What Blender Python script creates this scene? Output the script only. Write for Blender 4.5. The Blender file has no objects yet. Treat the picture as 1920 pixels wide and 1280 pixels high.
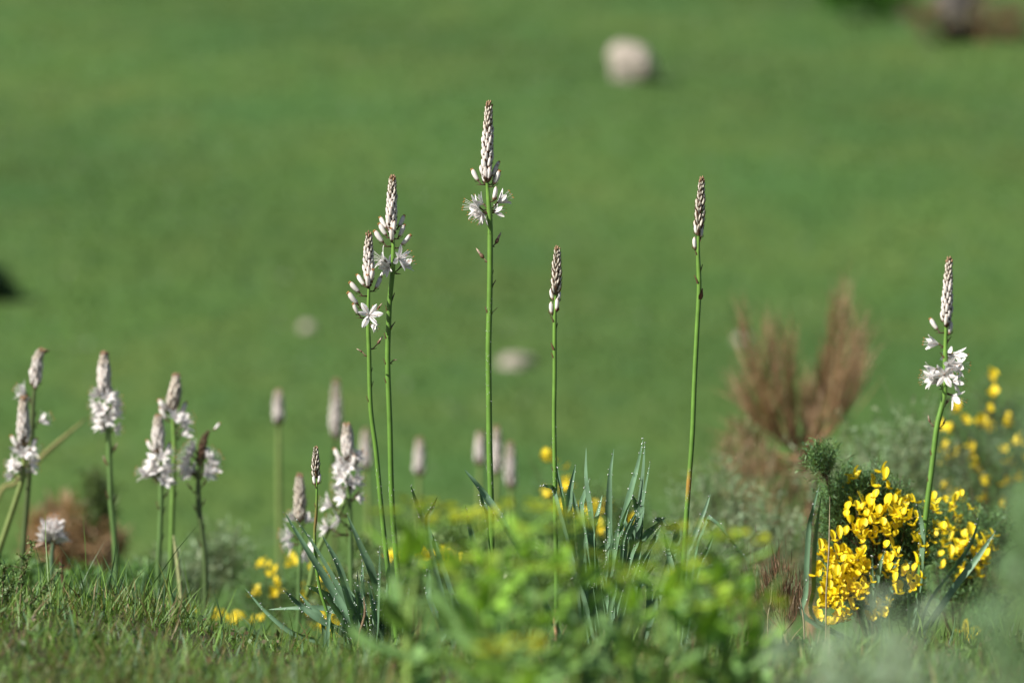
import bpy, math, random
import numpy as np
from mathutils import Vector, Matrix

random.seed(11)
rng = np.random.default_rng(11)
R = math.radians
sc = bpy.context.scene
C = sc.collection

# ------------------------------------------------------------------ camera
CAMZ, FPX, FOCUS = 0.53, 7200.0, 7.5          # eye height, focal length in photo pixels, sharp distance
cd = bpy.data.cameras.new('camera'); cam = bpy.data.objects.new('camera', cd); C.objects.link(cam)
cam.location = (0, 0, CAMZ); cam.rotation_euler = (R(90), 0, 0)
cd.lens = 135; cd.sensor_width = 36; cd.clip_start = 0.1; cd.clip_end = 2000
cd.dof.use_dof = True; cd.dof.focus_distance = FOCUS; cd.dof.aperture_fstop = 2.75
sc.camera = cam

# ------------------------------------------------------------------ world, sun, exposure
SUN_EL, SUN_SIDE = 38.0, 58.0                 # sun behind the camera, to its left
to_sun = Vector((-math.sin(R(SUN_SIDE)) * math.cos(R(SUN_EL)), -math.cos(R(SUN_SIDE)) * math.cos(R(SUN_EL)), math.sin(R(SUN_EL))))
w = bpy.data.worlds.new('World'); sc.world = w; w.use_nodes = True
nt = w.node_tree; nt.nodes.clear()
sky = nt.nodes.new('ShaderNodeTexSky'); sky.sky_type = 'NISHITA'; sky.sun_disc = False
sky.sun_elevation = R(SUN_EL); sky.sun_rotation = math.atan2(to_sun.x, to_sun.y)
bg = nt.nodes.new('ShaderNodeBackground'); bg.inputs[1].default_value = 0.05
wo = nt.nodes.new('ShaderNodeOutputWorld')
nt.links.new(sky.outputs[0], bg.inputs[0]); nt.links.new(bg.outputs[0], wo.inputs[0])
sl = bpy.data.lights.new('sun', 'SUN'); sl.energy = 5.0; sl.angle = R(0.53); sl.color = (1.0, 0.955, 0.88)
so = bpy.data.objects.new('sun', sl); C.objects.link(so)
so.rotation_euler = to_sun.to_track_quat('Z', 'Y').to_euler(); so.location = (-6, -4, 8)
vs = sc.view_settings
vs.view_transform = 'Standard'; vs.look = 'None'; vs.gamma = 1; vs.exposure = 0.78; vs.use_curve_mapping = False
cy = sc.cycles
cy.use_adaptive_sampling = False; cy.use_denoising = True
cy.max_bounces = 8; cy.diffuse_bounces = 3; cy.glossy_bounces = 3; cy.transmission_bounces = 6; cy.transparent_max_bounces = 24
cy.caustics_reflective = False; cy.caustics_refractive = False

# ------------------------------------------------------------------ helpers
def at(px, py, d):                             # photo pixel at a known distance -> point
    return np.array([(px - 960.0) * d / FPX, d, CAMZ + (640.0 - py) * d / FPX])

def link(o, parent=None):
    C.objects.link(o)
    if parent is not None: o.parent = parent
    return o

def tag(o, label=None, cat=None, group=None, kind=None):
    if label: o['label'] = label
    if cat: o['category'] = cat
    if group: o['group'] = group
    if kind: o['kind'] = kind
    return o

def thing(name, label, cat, loc, group=None):
    o = bpy.data.objects.new(name, None); o.empty_display_size = 0.02
    link(o); o.location = loc
    return tag(o, label, cat, group)

def mesh(name, V, F, mats, col=None, midx=None, smooth=True):
    me = bpy.data.meshes.new(name)
    me.from_pydata([tuple(v) for v in V], [], [tuple(f) for f in F])
    for m in (mats if isinstance(mats, (list, tuple)) else [mats]): me.materials.append(m)
    if midx is not None: me.polygons.foreach_set('material_index', np.asarray(midx, dtype=np.int32))
    me.polygons.foreach_set('use_smooth', np.full(len(me.polygons), smooth))
    if col is not None: setcol(me, col)
    me.update()
    return me

def setcol(me, col):
    a = me.color_attributes.new('col', 'FLOAT_COLOR', 'POINT')
    c = np.ones((len(me.vertices), 4), dtype=np.float32); c[:, :3] = np.asarray(col)[:, :3]
    a.data.foreach_set('color', c.ravel())

def bigmesh(name, V, F, mat, col=None, smooth=False):
    """V (n,3) array, F list of (k, m) index arrays (tris or quads)"""
    me = bpy.data.meshes.new(name)
    V = np.asarray(V, dtype=np.float32)
    me.vertices.add(len(V)); me.vertices.foreach_set('co', V.ravel())
    loops = np.concatenate([f.ravel() for f in F]).astype(np.int32)
    tot = np.concatenate([np.full(len(f), f.shape[1]) for f in F]).astype(np.int32)
    start = np.concatenate([[0], np.cumsum(tot)[:-1]]).astype(np.int32)
    me.loops.add(len(loops)); me.loops.foreach_set('vertex_index', loops)
    me.polygons.add(len(tot)); me.polygons.foreach_set('loop_start', start); me.polygons.foreach_set('loop_total', tot)
    me.polygons.foreach_set('use_smooth', np.full(len(tot), smooth))
    me.materials.append(mat)
    me.update(calc_edges=True); me.validate()
    if col is not None: setcol(me, col)
    return me

def ob(name, me, parent=None, mat4=None, **kw):
    o = bpy.data.objects.new(name, me); link(o, parent)
    if mat4 is not None: o.matrix_local = mat4
    if kw: tag(o, **kw)
    return o

def unit(v):
    v = np.asarray(v, float); n = np.linalg.norm(v)
    return v / n if n > 1e-9 else np.array([0, 0, 1.0])

def frame(z, x):                               # 3x3 with given z axis and approximate x axis
    z = unit(z); x = np.asarray(x, float); x = x - z * x.dot(z); x = unit(x) if np.linalg.norm(x) > 1e-6 else unit(np.cross(z, [0.3, 0.7, 0.2]))
    y = np.cross(z, x)
    return np.stack([x, y, z], axis=1)

def M4(rot, loc, s=(1, 1, 1)):
    m = np.eye(4); m[:3, :3] = rot * np.asarray(s)[None, :]; m[:3, 3] = loc
    return Matrix(m.tolist())

def spline(P, n):                              # Catmull-Rom through P, n samples
    P = np.asarray(P, float)
    if len(P) == 2: return P[0] + (P[1] - P[0]) * np.linspace(0, 1, n)[:, None]
    Q = np.vstack([2 * P[0] - P[1], P, 2 * P[-1] - P[-2]])
    s = np.linspace(0, len(P) - 1, n); i = np.minimum(s.astype(int), len(P) - 2); t = (s - i)[:, None]
    a, b, c, d = Q[i], Q[i + 1], Q[i + 2], Q[i + 3]
    return 0.5 * (2 * b + (c - a) * t + (2 * a - 5 * b + 4 * c - d) * t ** 2 + (3 * b - a - 3 * c + d) * t ** 3)

def tube_arrays(P, rad, sides=8, base=0):
    P = np.asarray(P, float); n = len(P); rad = np.broadcast_to(rad, (n,))
    T = np.gradient(P, axis=0); u = None; V = []
    for i in range(n):
        t = unit(T[i])
        if u is None: u = unit(np.cross(t, [0.1, 1, 0.05]))
        u = unit(u - t * u.dot(t)); v = np.cross(t, u)
        for k in range(sides):
            a = 2 * math.pi * k / sides
            V.append(P[i] + rad[i] * (math.cos(a) * u + math.sin(a) * v))
    F = []
    for i in range(n - 1):
        for k in range(sides):
            k2 = (k + 1) % sides
            F.append((base + i * sides + k, base + i * sides + k2, base + (i + 1) * sides + k2, base + (i + 1) * sides + k))
    F.append(tuple(base + k for k in range(sides))[::-1]); F.append(tuple(base + (n - 1) * sides + k for k in range(sides)))
    return V, F

class MB:
    def __init__(s): s.V = []; s.F = []; s.m = []; s.c = []
    def add(s, V, F, m=0, c=(1, 1, 1)):
        b = len(s.V); s.V += [tuple(v) for v in V]; s.F += [tuple(i + b for i in f) for f in F]; s.m += [m] * len(F)
        s.c += list(c) if isinstance(c, list) else [c] * len(V)
    def tube(s, P, rad, sides=6, m=0, c=(1, 1, 1)): s.add(*tube_arrays(P, rad, sides), m, c)
    def ball(s, p, r, m=0, c=(1, 1, 1), sides=6, rings=3, sz=1.0, rot=None):
        V = [(0, 0, -sz)]; F = []
        for j in range(1, rings + 1):
            th = math.pi * j / (rings + 1)
            for k in range(sides):
                a = 2 * math.pi * k / sides; V.append((math.sin(th) * math.cos(a), math.sin(th) * math.sin(a), -math.cos(th) * sz))
        V.append((0, 0, sz)); n = len(V)
        for k in range(sides):
            k2 = (k + 1) % sides; F.append((0, 1 + k2, 1 + k))
            for j in range(rings - 1): F.append((1 + j * sides + k, 1 + j * sides + k2, 1 + (j + 1) * sides + k2, 1 + (j + 1) * sides + k))
            F.append((1 + (rings - 1) * sides + k, 1 + (rings - 1) * sides + k2, n - 1))
        V = np.array(V) * r
        if rot is not None: V = V @ np.asarray(rot).T
        s.add(V + np.asarray(p), F, m, c)
    def build(s, name, mats, smooth=True): return mesh(name, s.V, s.F, mats, s.c, s.m, smooth)

# vectorised leaf and blade clouds -------------------------------------------------
def diamonds(P, D, L, W, fold=0.25):
    """folded diamond leaves: base P, direction D, length L, width W -> V, F"""
    n = len(P); D = D / np.linalg.norm(D, axis=1, keepdims=True)
    r = rng.normal(size=(n, 3)); S = np.cross(D, r); S /= np.linalg.norm(S, axis=1, keepdims=True) + 1e-9
    N = np.cross(S, D); L = np.asarray(L)[:, None]; W = np.asarray(W)[:, None]
    mid = P + D * L * 0.45 - N * W * fold
    V = np.stack([P, mid + S * W * 0.5 + N * W * fold, P + D * L, mid - S * W * 0.5 + N * W * fold], axis=1).reshape(-1, 3)
    i = np.arange(n)[:, None] * 4
    return V, [np.hstack([i, i + 1, i + 2]), np.hstack([i, i + 2, i + 3])]

def blades(P, D, L, W, bend, seg=3):
    """curved tapering blades"""
    n = len(P); D = D / np.linalg.norm(D, axis=1, keepdims=True)
    a = rng.uniform(0, 2 * np.pi, n); B = np.stack([np.cos(a), np.sin(a), np.zeros(n)], 1)
    S = np.cross(D, B); S /= np.linalg.norm(S, axis=1, keepdims=True) + 1e-9
    tw = rng.uniform(-1.2, 1.2, n)[:, None]; S = S * np.cos(tw) + B * np.sin(tw)
    V = []
    for j in range(seg):
        t = j / seg
        c = P + D * (L * t)[:, None] + B * (L * bend * t * t)[:, None] - np.array([0, 0, 1.0]) * (L * bend * bend * 0.5 * t * t)[:, None]
        hw = (W * 0.5 * (1 - t ** 2.2) * (0.75 + 0.5 * t))[:, None]
        V += [c - S * hw, c + S * hw]
    V.append(P + D * L[:, None] + B * (L * bend)[:, None] - np.array([0, 0, 1.0]) * (L * bend * bend * 0.5)[:, None])
    k = 2 * seg + 1
    V = np.stack(V, 1).reshape(-1, 3); i = np.arange(n)[:, None] * k; F = []
    for j in range(seg - 1): F.append(np.hstack([i + 2 * j, i + 2 * j + 1, i + 2 * j + 3, i + 2 * j + 2]))
    F.append(np.hstack([i + 2 * seg - 2, i + 2 * seg - 1, i + 2 * seg]))
    return V, F, k

# ------------------------------------------------------------------ materials
def leafmat(name, color=None, attr=False, trans=0.3, rough=0.5, var=0.25, scale=60, spec=0.35, tcol=None, objvar=0.0, dark=None):
    m = bpy.data.materials.new(name); m.use_nodes = True; t = m.node_tree; n = t.nodes; n.clear()
    out = n.new('ShaderNodeOutputMaterial'); pr = n.new('ShaderNodeBsdfPrincipled')
    if attr:
        a = n.new('ShaderNodeAttribute'); a.attribute_name = 'col'; base = a.outputs['Color']
    else:
        a = n.new('ShaderNodeRGB'); a.outputs[0].default_value = (*color, 1); base = a.outputs[0]
    co = n.new('ShaderNodeTexCoord'); no = n.new('ShaderNodeTexNoise'); no.inputs['Scale'].default_value = scale; no.inputs['Detail'].default_value = 3
    t.links.new(co.outputs['Object'], no.inputs['Vector'])
    mr = n.new('ShaderNodeMapRange'); mr.inputs[1].default_value = 0.3; mr.inputs[2].default_value = 0.7
    mr.inputs[3].default_value = 1 - var; mr.inputs[4].default_value = 1 + var
    t.links.new(no.outputs['Fac'], mr.inputs[0])
    fac = mr.outputs[0]
    if objvar:
        oi = n.new('ShaderNodeObjectInfo'); m2 = n.new('ShaderNodeMapRange'); m2.inputs[3].default_value = 1 - objvar; m2.inputs[4].default_value = 1 + objvar
        t.links.new(oi.outputs['Random'], m2.inputs[0]); mm = n.new('ShaderNodeMath'); mm.operation = 'MULTIPLY'
        t.links.new(fac, mm.inputs[0]); t.links.new(m2.outputs[0], mm.inputs[1]); fac = mm.outputs[0]
    mx = n.new('ShaderNodeVectorMath'); mx.operation = 'SCALE'
    t.links.new(base, mx.inputs[0]); t.links.new(fac, mx.inputs['Scale'])
    t.links.new(mx.outputs[0], pr.inputs['Base Color'])
    pr.inputs['Roughness'].default_value = rough; pr.inputs['Specular IOR Level'].default_value = spec
    if trans > 0:
        tr = n.new('ShaderNodeBsdfTranslucent'); ms = n.new('ShaderNodeMixShader'); ms.inputs[0].default_value = trans
        tm = n.new('ShaderNodeVectorMath'); tm.operation = 'MULTIPLY'; tm.inputs[1].default_value = tcol or (1.25, 1.25, 0.6)
        t.links.new(mx.outputs[0], tm.inputs[0]); t.links.new(tm.outputs[0], tr.inputs['Color'])
        t.links.new(pr.outputs[0], ms.inputs[1]); t.links.new(tr.outputs[0], ms.inputs[2]); t.links.new(ms.outputs[0], out.inputs[0])
    else:
        t.links.new(pr.outputs[0], out.inputs[0])
    return m

MAT = {}
MAT['stem'] = leafmat('asphodel_stem', attr=True, trans=0, rough=0.42, var=0.16, scale=35, spec=0.4)
MAT['leaf'] = leafmat('glaucous_leaf', (0.130, 0.230, 0.135), trans=0.2, rough=0.5, var=0.2, scale=28, spec=0.3, tcol=(1.1, 1.3, 0.5), objvar=0.18)
MAT['white'] = leafmat('flower_white', attr=True, trans=0.28, rough=0.55, var=0.05, scale=200, spec=0.25, tcol=(1, 1, 1))
MAT['bract'] = leafmat('brown_bract', attr=True, trans=0.1, rough=0.6, var=0.3, scale=150, tcol=(1.2, 0.9, 0.6))
MAT['grass'] = leafmat('turf_grass', attr=True, trans=0.35, rough=0.5, var=0.15, scale=8)
MAT['foliage'] = leafmat('foliage', attr=True, trans=0.25, rough=0.5, var=0.15, scale=20)
MAT['spurge'] = leafmat('spurge_leaf', attr=True, trans=0.35, rough=0.45, var=0.12, scale=20, objvar=0.2)
MAT['yellow'] = leafmat('gorse_yellow', attr=True, trans=0.3, rough=0.5, var=0.1, scale=150, tcol=(1.0, 1.0, 0.8), objvar=0.1)
MAT['bark'] = leafmat('bark', attr=True, trans=0, rough=0.8, var=0.35, scale=90, spec=0.2)

def dewmat():
    m = bpy.data.materials.new('dew_water'); m.use_nodes = True; t = m.node_tree; n = t.nodes; n.clear()
    out = n.new('ShaderNodeOutputMaterial'); tr = n.new('ShaderNodeBsdfTransparent'); gl = n.new('ShaderNodeBsdfGlossy'); gl.inputs['Roughness'].default_value = 0.3
    gm = n.new('ShaderNodeNewGeometry'); lw = n.new('ShaderNodeMath'); lw.operation = 'MULTIPLY_ADD'; lw.inputs[1].default_value = -0.3; lw.inputs[2].default_value = 0.3; t.links.new(gm.outputs['Backfacing'], lw.inputs[0]); ms = n.new('ShaderNodeMixShader')
    tr.inputs[0].default_value = (.97, .98, .98, 1)
    t.links.new(lw.outputs[0], ms.inputs[0]); t.links.new(tr.outputs[0], ms.inputs[1]); t.links.new(gl.outputs[0], ms.inputs[2]); t.links.new(ms.outputs[0], out.inputs[0])
    return m
MAT['dew'] = dewmat()

def groundmat(name, cols, s1, s2, bump, sy=1.0):
    m = bpy.data.materials.new(name); m.use_nodes = True; t = m.node_tree; n = t.nodes; pr = n['Principled BSDF']
    co = n.new('ShaderNodeTexCoord')
    def noise(s, det, sx=1.0):
        mp = n.new('ShaderNodeMapping'); mp.inputs['Scale'].default_value = (sx, sy, 1); t.links.new(co.outputs['Object'], mp.inputs[0])
        q = n.new('ShaderNodeTexNoise'); q.inputs['Scale'].default_value = s; q.inputs['Detail'].default_value = det; q.inputs['Roughness'].default_value = 0.6
        t.links.new(mp.outputs[0], q.inputs['Vector']); return q.outputs['Fac']
    def ramp(f, lo, hi):
        r = n.new('ShaderNodeMapRange'); r.inputs[1].default_value = lo; r.inputs[2].default_value = hi; t.links.new(f, r.inputs[0]); return r.outputs[0]
    def mix(f, a, b):
        x = n.new('ShaderNodeMix'); x.data_type = 'RGBA'
        t.links.new(f, x.inputs[0])
        for k, v in ((6, a), (7, b)):
            if isinstance(v, tuple): x.inputs[k].default_value = (*v, 1)
            else: t.links.new(v, x.inputs[k])
        return x.outputs[2]
    a = mix(ramp(noise(s1, 3), 0.38, 0.62), cols[0], cols[1])
    b = mix(ramp(noise(s2, 4, 0.7), 0.42, 0.68), a, cols[2])
    c = mix(ramp(noise(s2 * 5, 4), 0.5, 0.8), b, cols[3])
    t.links.new(c, pr.inputs['Base Color']); pr.inputs['Roughness'].default_value = 0.8; pr.inputs['Specular IOR Level'].default_value = 0.15
    bp = n.new('ShaderNodeBump'); bp.inputs['Strength'].default_value = 0.8; bp.inputs['Distance'].default_value = bump
    t.links.new(noise(s2 * 4, 6), bp.inputs['Height']); t.links.new(bp.outputs[0], pr.inputs['Normal'])
    return m
MAT['hill'] = groundmat('hill_meadow', [(0.063, 0.121, 0.025), (0.050, 0.111, 0.026), (0.080, 0.125, 0.028), (0.044, 0.098, 0.027)], 0.2, 0.5, 0.08, 0.4)
MAT['turf'] = groundmat('turf_soil', [(0.035, 0.045, 0.015), (0.06, 0.06, 0.022), (0.09, 0.07, 0.035), (0.03, 0.05, 0.015)], 3, 14, 0.01)

def rockmat(k=1.0):
    m = bpy.data.materials.new('pale_rock'); m.use_nodes = True; t = m.node_tree; n = t.nodes; pr = n['Principled BSDF']
    co = n.new('ShaderNodeTexCoord'); q = n.new('ShaderNodeTexNoise'); q.inputs['Scale'].default_value = 5; q.inputs['Detail'].default_value = 8
    t.links.new(co.outputs['Object'], q.inputs['Vector'])
    r = n.new('ShaderNodeValToRGB'); r.color_ramp.elements[0].position = 0.3; r.color_ramp.elements[0].color = (0.16 * k, 0.14 * k, 0.12 * k, 1)
    r.color_ramp.elements[1].position = 0.55; r.color_ramp.elements[1].color = (0.46 * k, 0.40 * k, 0.34 * k, 1)
    t.links.new(q.outputs['Fac'], r.inputs[0]); t.links.new(r.outputs[0], pr.inputs['Base Color']); pr.inputs['Roughness'].default_value = 0.9
    b = n.new('ShaderNodeBump'); b.inputs['Distance'].default_value = 0.04; t.links.new(q.outputs['Fac'], b.inputs['Height']); t.links.new(b.outputs[0], pr.inputs['Normal'])
    return m
MAT['rock'] = rockmat(.78); MAT['greyrock'] = rockmat(.2)

# ------------------------------------------------------------------ terrain
KY = np.array([-30, 6.2, 6.9, 7.6, 8.2, 9, 10, 12.5, 15, 20, 24, 27, 30, 34, 50, 110, 160, 220, 320, 600.])
KZ = np.array([0, -.01, -.045, -.085, -.135, -.225, -.34, -.72, -1.12, -2.1, -2.9, -3.3, -3.15, -2.49, .2, 10.28, 18.3, 26, 33, 40.])
_gy = np.arange(-30, 600, 0.05); _gz = np.interp(_gy, KY, KZ); _k = np.ones(15) / 15
_gz = np.convolve(np.pad(_gz, 7, mode='edge'), _k, 'valid')
def tz(x, y):
    x = np.asarray(x, float); y = np.asarray(y, float)
    z = np.interp(y, _gy, _gz)
    z = z + 0.012 * np.sin(x * 3.1 + 1) * np.sin(y * 2.3) + 0.008 * np.sin(x * 7.3 + y * 5.1)
    lf = np.clip((-0.44 - x) / 0.38, 0, 1); lf = lf * lf * (3 - 2 * lf); wy = np.clip((y - 5.8) / 1.2, 0, 1) * np.clip((10.5 - y) / 2, 0, 1)
    z = z + 0.07 * lf * wy
    far = np.clip((y - 30) / 30, 0, 1)
    z = z + far * (0.35 * np.sin(x * 0.11 + 0.4) * np.sin(y * 0.09) + 0.18 * np.sin(x * 0.31 + y * 0.17) + 0.07 * np.sin(x * 0.9 - y * 0.6))
    return z

def sheet(name, xs, ys, mat, label):
    X, Y = np.meshgrid(xs, ys); Z = tz(X, Y); nx = len(xs)
    V = np.stack([X, Y, Z], -1).reshape(-1, 3)
    i = (np.arange(len(ys) - 1)[:, None] * nx + np.arange(nx - 1)[None, :]).reshape(-1, 1)
    me = bigmesh(name, V, [np.hstack([i, i + 1, i + nx + 1, i + nx])], mat, smooth=True)
    return ob(name, me, kind='structure', label=label)
xs_n = np.concatenate([np.linspace(-60, -4, 40), np.linspace(-3.9, 3.9, 120), np.linspace(4, 60, 40)])
ys_n = np.concatenate([np.linspace(-30, 4, 30), np.linspace(4.1, 14, 140), np.linspace(14.3, 26, 40)])
sheet('knoll_ground', xs_n, ys_n, MAT['turf'], 'turf covered crest that the flowers stand on')
xs_f = np.concatenate([np.linspace(-300, -30, 40), np.linspace(-29, 29, 120), np.linspace(30, 300, 40)])
ys_f = np.concatenate([np.linspace(26, 130, 200), np.linspace(132, 500, 70)])
sheet('hillside', xs_f, ys_f, MAT['hill'], 'green sunlit meadow slope rising behind the flowers')

# short grass on the hillside, far too much to count
def hill_grass():
    n = 70000
    y = 36 + (125 - 36) * rng.random(n) ** 0.8; x = (rng.random(n) * 2 - 1) * (0.16 * y + 3)
    cl = np.sin(x * 1.3 + 2 * np.sin(y * .7)) * np.sin(y * 0.9 + np.sin(x * .5)) + rng.normal(0, .5, n)
    P = np.stack([x, y, tz(x, y) - 0.02], 1)
    D = rng.normal(size=(n, 3)) * 0.45 + [0, 0, 1]
    L = 0.06 + 0.06 * rng.random(n); W = 0.04 + 0.04 * rng.random(n)
    V, F = diamonds(P, D, L, W)
    base = np.array([0.057, 0.114, 0.024]) * (1 + 0.12 * rng.normal(size=(n, 1))).clip(.5, 1.6)
    base += np.clip(cl, -1, 1)[:, None] * np.array([0.007, 0.002, 0.001])
    me = bigmesh('meadow_grass', V, F, MAT['grass'], np.repeat(base.clip(.01, 1), 4, axis=0))
    ob('meadow_grass', me, label='short green grass over the far hillside', kind='stuff', cat='grass')
hill_grass()

# ------------------------------------------------------------------ boulders and scrub on the hillside
def on_hill(px, py):                            # where the pixel's ray meets the hillside
    dx, dz = (px - 960) / FPX, (640 - py) / FPX
    for y in np.arange(36, 300, 0.25):
        if tz(dx * y, y) >= CAMZ + dz * y: return y
    return 120.0

def boulder(px, py, wpx, hpx, label, seed, mat='rock'):
    d = on_hill(px, py + hpx * 0.4); c = at(px, py, d); g = float(tz(c[0], d))
    rx = wpx * d / FPX / 2; rz = hpx * d / FPX / 2 * 1.1
    rr = np.random.default_rng(seed); mb = MB(); nu, nv = 16, 10
    V = []; ph = rr.uniform(0, 6, 8)
    for j in range(nv + 1):
        th = math.pi * j / nv
        for k in range(nu):
            a = 2 * math.pi * k / nu
            p = np.array([math.sin(th) * math.cos(a), math.sin(th) * math.sin(a), math.cos(th)])
            f = 1 + 0.13 * math.sin(3 * p[0] + ph[0]) * math.cos(2.5 * p[1] + ph[1]) + 0.1 * math.sin(4 * p[2] + ph[2] + 2 * p[0]) + 0.05 * rr.normal()
            p = np.sign(p) * np.abs(p) ** 0.92
            V.append(p * f * [rx, rx * .85, rz])
    F = [(j * nu + k, j * nu + (k + 1) % nu, (j + 1) * nu + (k + 1) % nu, (j + 1) * nu + k) for j in range(nv) for k in range(nu)]
    me = mesh('boulder', V, [f[::-1] for f in F], MAT[mat], smooth=False)
    o = ob('boulder', me, label=label, cat='boulder'); o.location = (c[0], d, max(c[2], g + rz * 0.2) if hpx > 60 else g + rz * 0.15)
boulder(1186, 122, 90, 78, 'large pale boulder standing alone high on the hillside', 1)
boulder(966, 672, 66, 30, 'low whitish flat boulder at the foot of the hillside', 2)
boulder(576, 610, 30, 20, 'small faint grey stone sunk in meadow grass', 3)
boulder(1392, 636, 26, 26, 'small pale stone showing beside the top of the dry brown shrub', 5)
boulder(1800, 30, 110, 110, 'grey rock among scrub at the top of the hillside', 6, 'greyrock')

# ------------------------------------------------------------------ sprig shrubs
def shrub(name, label, cat, base, blobs, n, per, L, W, cols, barkcol, sl=0.06, mat='foliage', nbranch=None, upw=0.7, brad=0.004, group=None, fname='foliage'):
    """blobs: (center xyz, radii xyz). Sprigs of small leaves fill the blobs, a woody branch runs to each blob"""
    base = np.asarray(base, float); t = thing(name, label, cat, base, group)
    wts = np.array([b[1][0] * b[1][2] for b in blobs]); wts = wts / wts.sum()
    idx = rng.choice(len(blobs), n, p=wts)
    cen = np.array([b[0] for b in blobs])[idx]; rad = np.array([b[1] for b in blobs])[idx]
    u = rng.normal(size=(n, 3)); u /= np.linalg.norm(u, axis=1, keepdims=True); r = rng.random(n) ** 0.45
    lump = 0.8 + 0.35 * np.sin(u[:, 0] * 5 + idx) * np.sin(u[:, 2] * 4 + idx * 2)
    p = cen + u * (r * lump)[:, None] * rad
    sd = unit_rows(p - base + (u * 0.5 + rng.normal(size=(n, 3)) * 0.35) * np.linalg.norm(p - base, axis=1, keepdims=True) + [0, 0, upw * 0.1]) if True else None
    tt = np.tile(np.linspace(0.1, 1, per), n); S = np.repeat(np.arange(n), per)
    P = p[S] + sd[S] * (tt * sl)[:, None]
    D = sd[S] * upw + rng.normal(size=(n * per, 3)) * 0.7
    k = n * per
    V, F = diamonds(P, D, L * (0.6 + 0.7 * rng.random(k)), W * (0.6 + 0.7 * rng.random(k)))
    c = np.array(cols)[rng.integers(0, len(cols), n)][S] * (0.75 + 0.5 * rng.random((k, 1)))
    # the sprig's own thin stalk
    V2, F2, kk = blades(p - sd * sl * 0.3, sd, np.full(n, sl * 1.3), np.full(n, max(W * .35, .0016)), np.zeros(n) + .05, 2)
    Vall = np.vstack([V, V2]) - base; off = len(V)
    call = np.vstack([np.repeat(c, 4, axis=0), np.tile(np.array(barkcol) * 1.1, (len(V2), 1))])
    me = bigmesh(fname, Vall, F + [f + off for f in F2], MAT[mat], call)
    ob(fname, me, t, kind='stuff')
    for b in blobs[:nbranch]:
        e = np.asarray(b[0]) + [0, 0, b[1][2] * 0.5]
        m = base + (e - base) * 0.5 + rng.normal(size=3) * 0.06 * np.linalg.norm(e - base) * [1, 1, .3]
        P3 = spline([base + [0, 0, -.03], m, e], 10); mb = MB()
        mb.tube(P3 - base, np.linspace(brad, brad * .3, 10), 6, 0, tuple(barkcol))
        for q in range(7 if b[1][0] > .03 else 0):
            s0 = P3[rng.integers(3, 9)]; dd = unit(unit(e - base) + rng.normal(size=3) * 0.7); ln = np.linalg.norm(e - base) * rng.uniform(.15, .4)
            mb.tube(np.array([s0, s0 + dd * ln * .5, s0 + dd * ln + [0, 0, ln * .15]]) - base, np.array([brad * .45, brad * .3, brad * .12]), 4, 0, tuple(barkcol))
        ob('branch', mb.build('branch', MAT['bark']), t)
    return t
def unit_rows(a): return a / (np.linalg.norm(a, axis=1, keepdims=True) + 1e-9)

def blob(px, py, d, rxp, rzp, ry=None):
    s = d / FPX
    return (at(px, py, d), (rxp * s, (ry if ry is not None else (rxp + rzp) * .5 * s), rzp * s))
def gbase(px, d): 
    x = (px - 960) * d / FPX; return np.array([x, d, float(tz(x, d))])

# scrub at the top right of the hillside and the dark bush at its left edge
GD = [(0.03, 0.07, 0.018), (0.045, 0.095, 0.02), (0.025, 0.055, 0.02)]
d = on_hill(1640, 40)
shrub('hill_bush', 'vivid dark green bush at the top of the hillside', 'bush', gbase(1610, d), [blob(1590, -14, d, 70, 42), blob(1665, 0, d, 60, 40)], 600, 8, .12, .08, [(0.06, 0.19, 0.018), (0.075, 0.215, 0.022)], (.05, .035, .02), sl=.2, brad=.03)
d = on_hill(1760, 85)
shrub('hill_bush', 'rusty brown bush beside the grey rock up on the hillside', 'bush', gbase(1730, d), [blob(1735, 40, d, 45, 38), blob(1870, 45, d, 70, 55)], 330, 8, .12, .05, [(0.24, 0.13, 0.05), (0.20, 0.18, 0.12), (0.16, 0.18, 0.08)], (.12, .09, .06), sl=.2, brad=.03)
d = on_hill(10, 565)
shrub('hill_bush', 'small dark bush alone on the slope opposite', 'bush', gbase(-12, d), [blob(-16, 538, d, 40, 34)], 350, 8, .08, .05, [(0.025, 0.06, 0.028), (0.03, 0.07, 0.03)], (.03, .025, .02), sl=.12, brad=.02)

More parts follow.
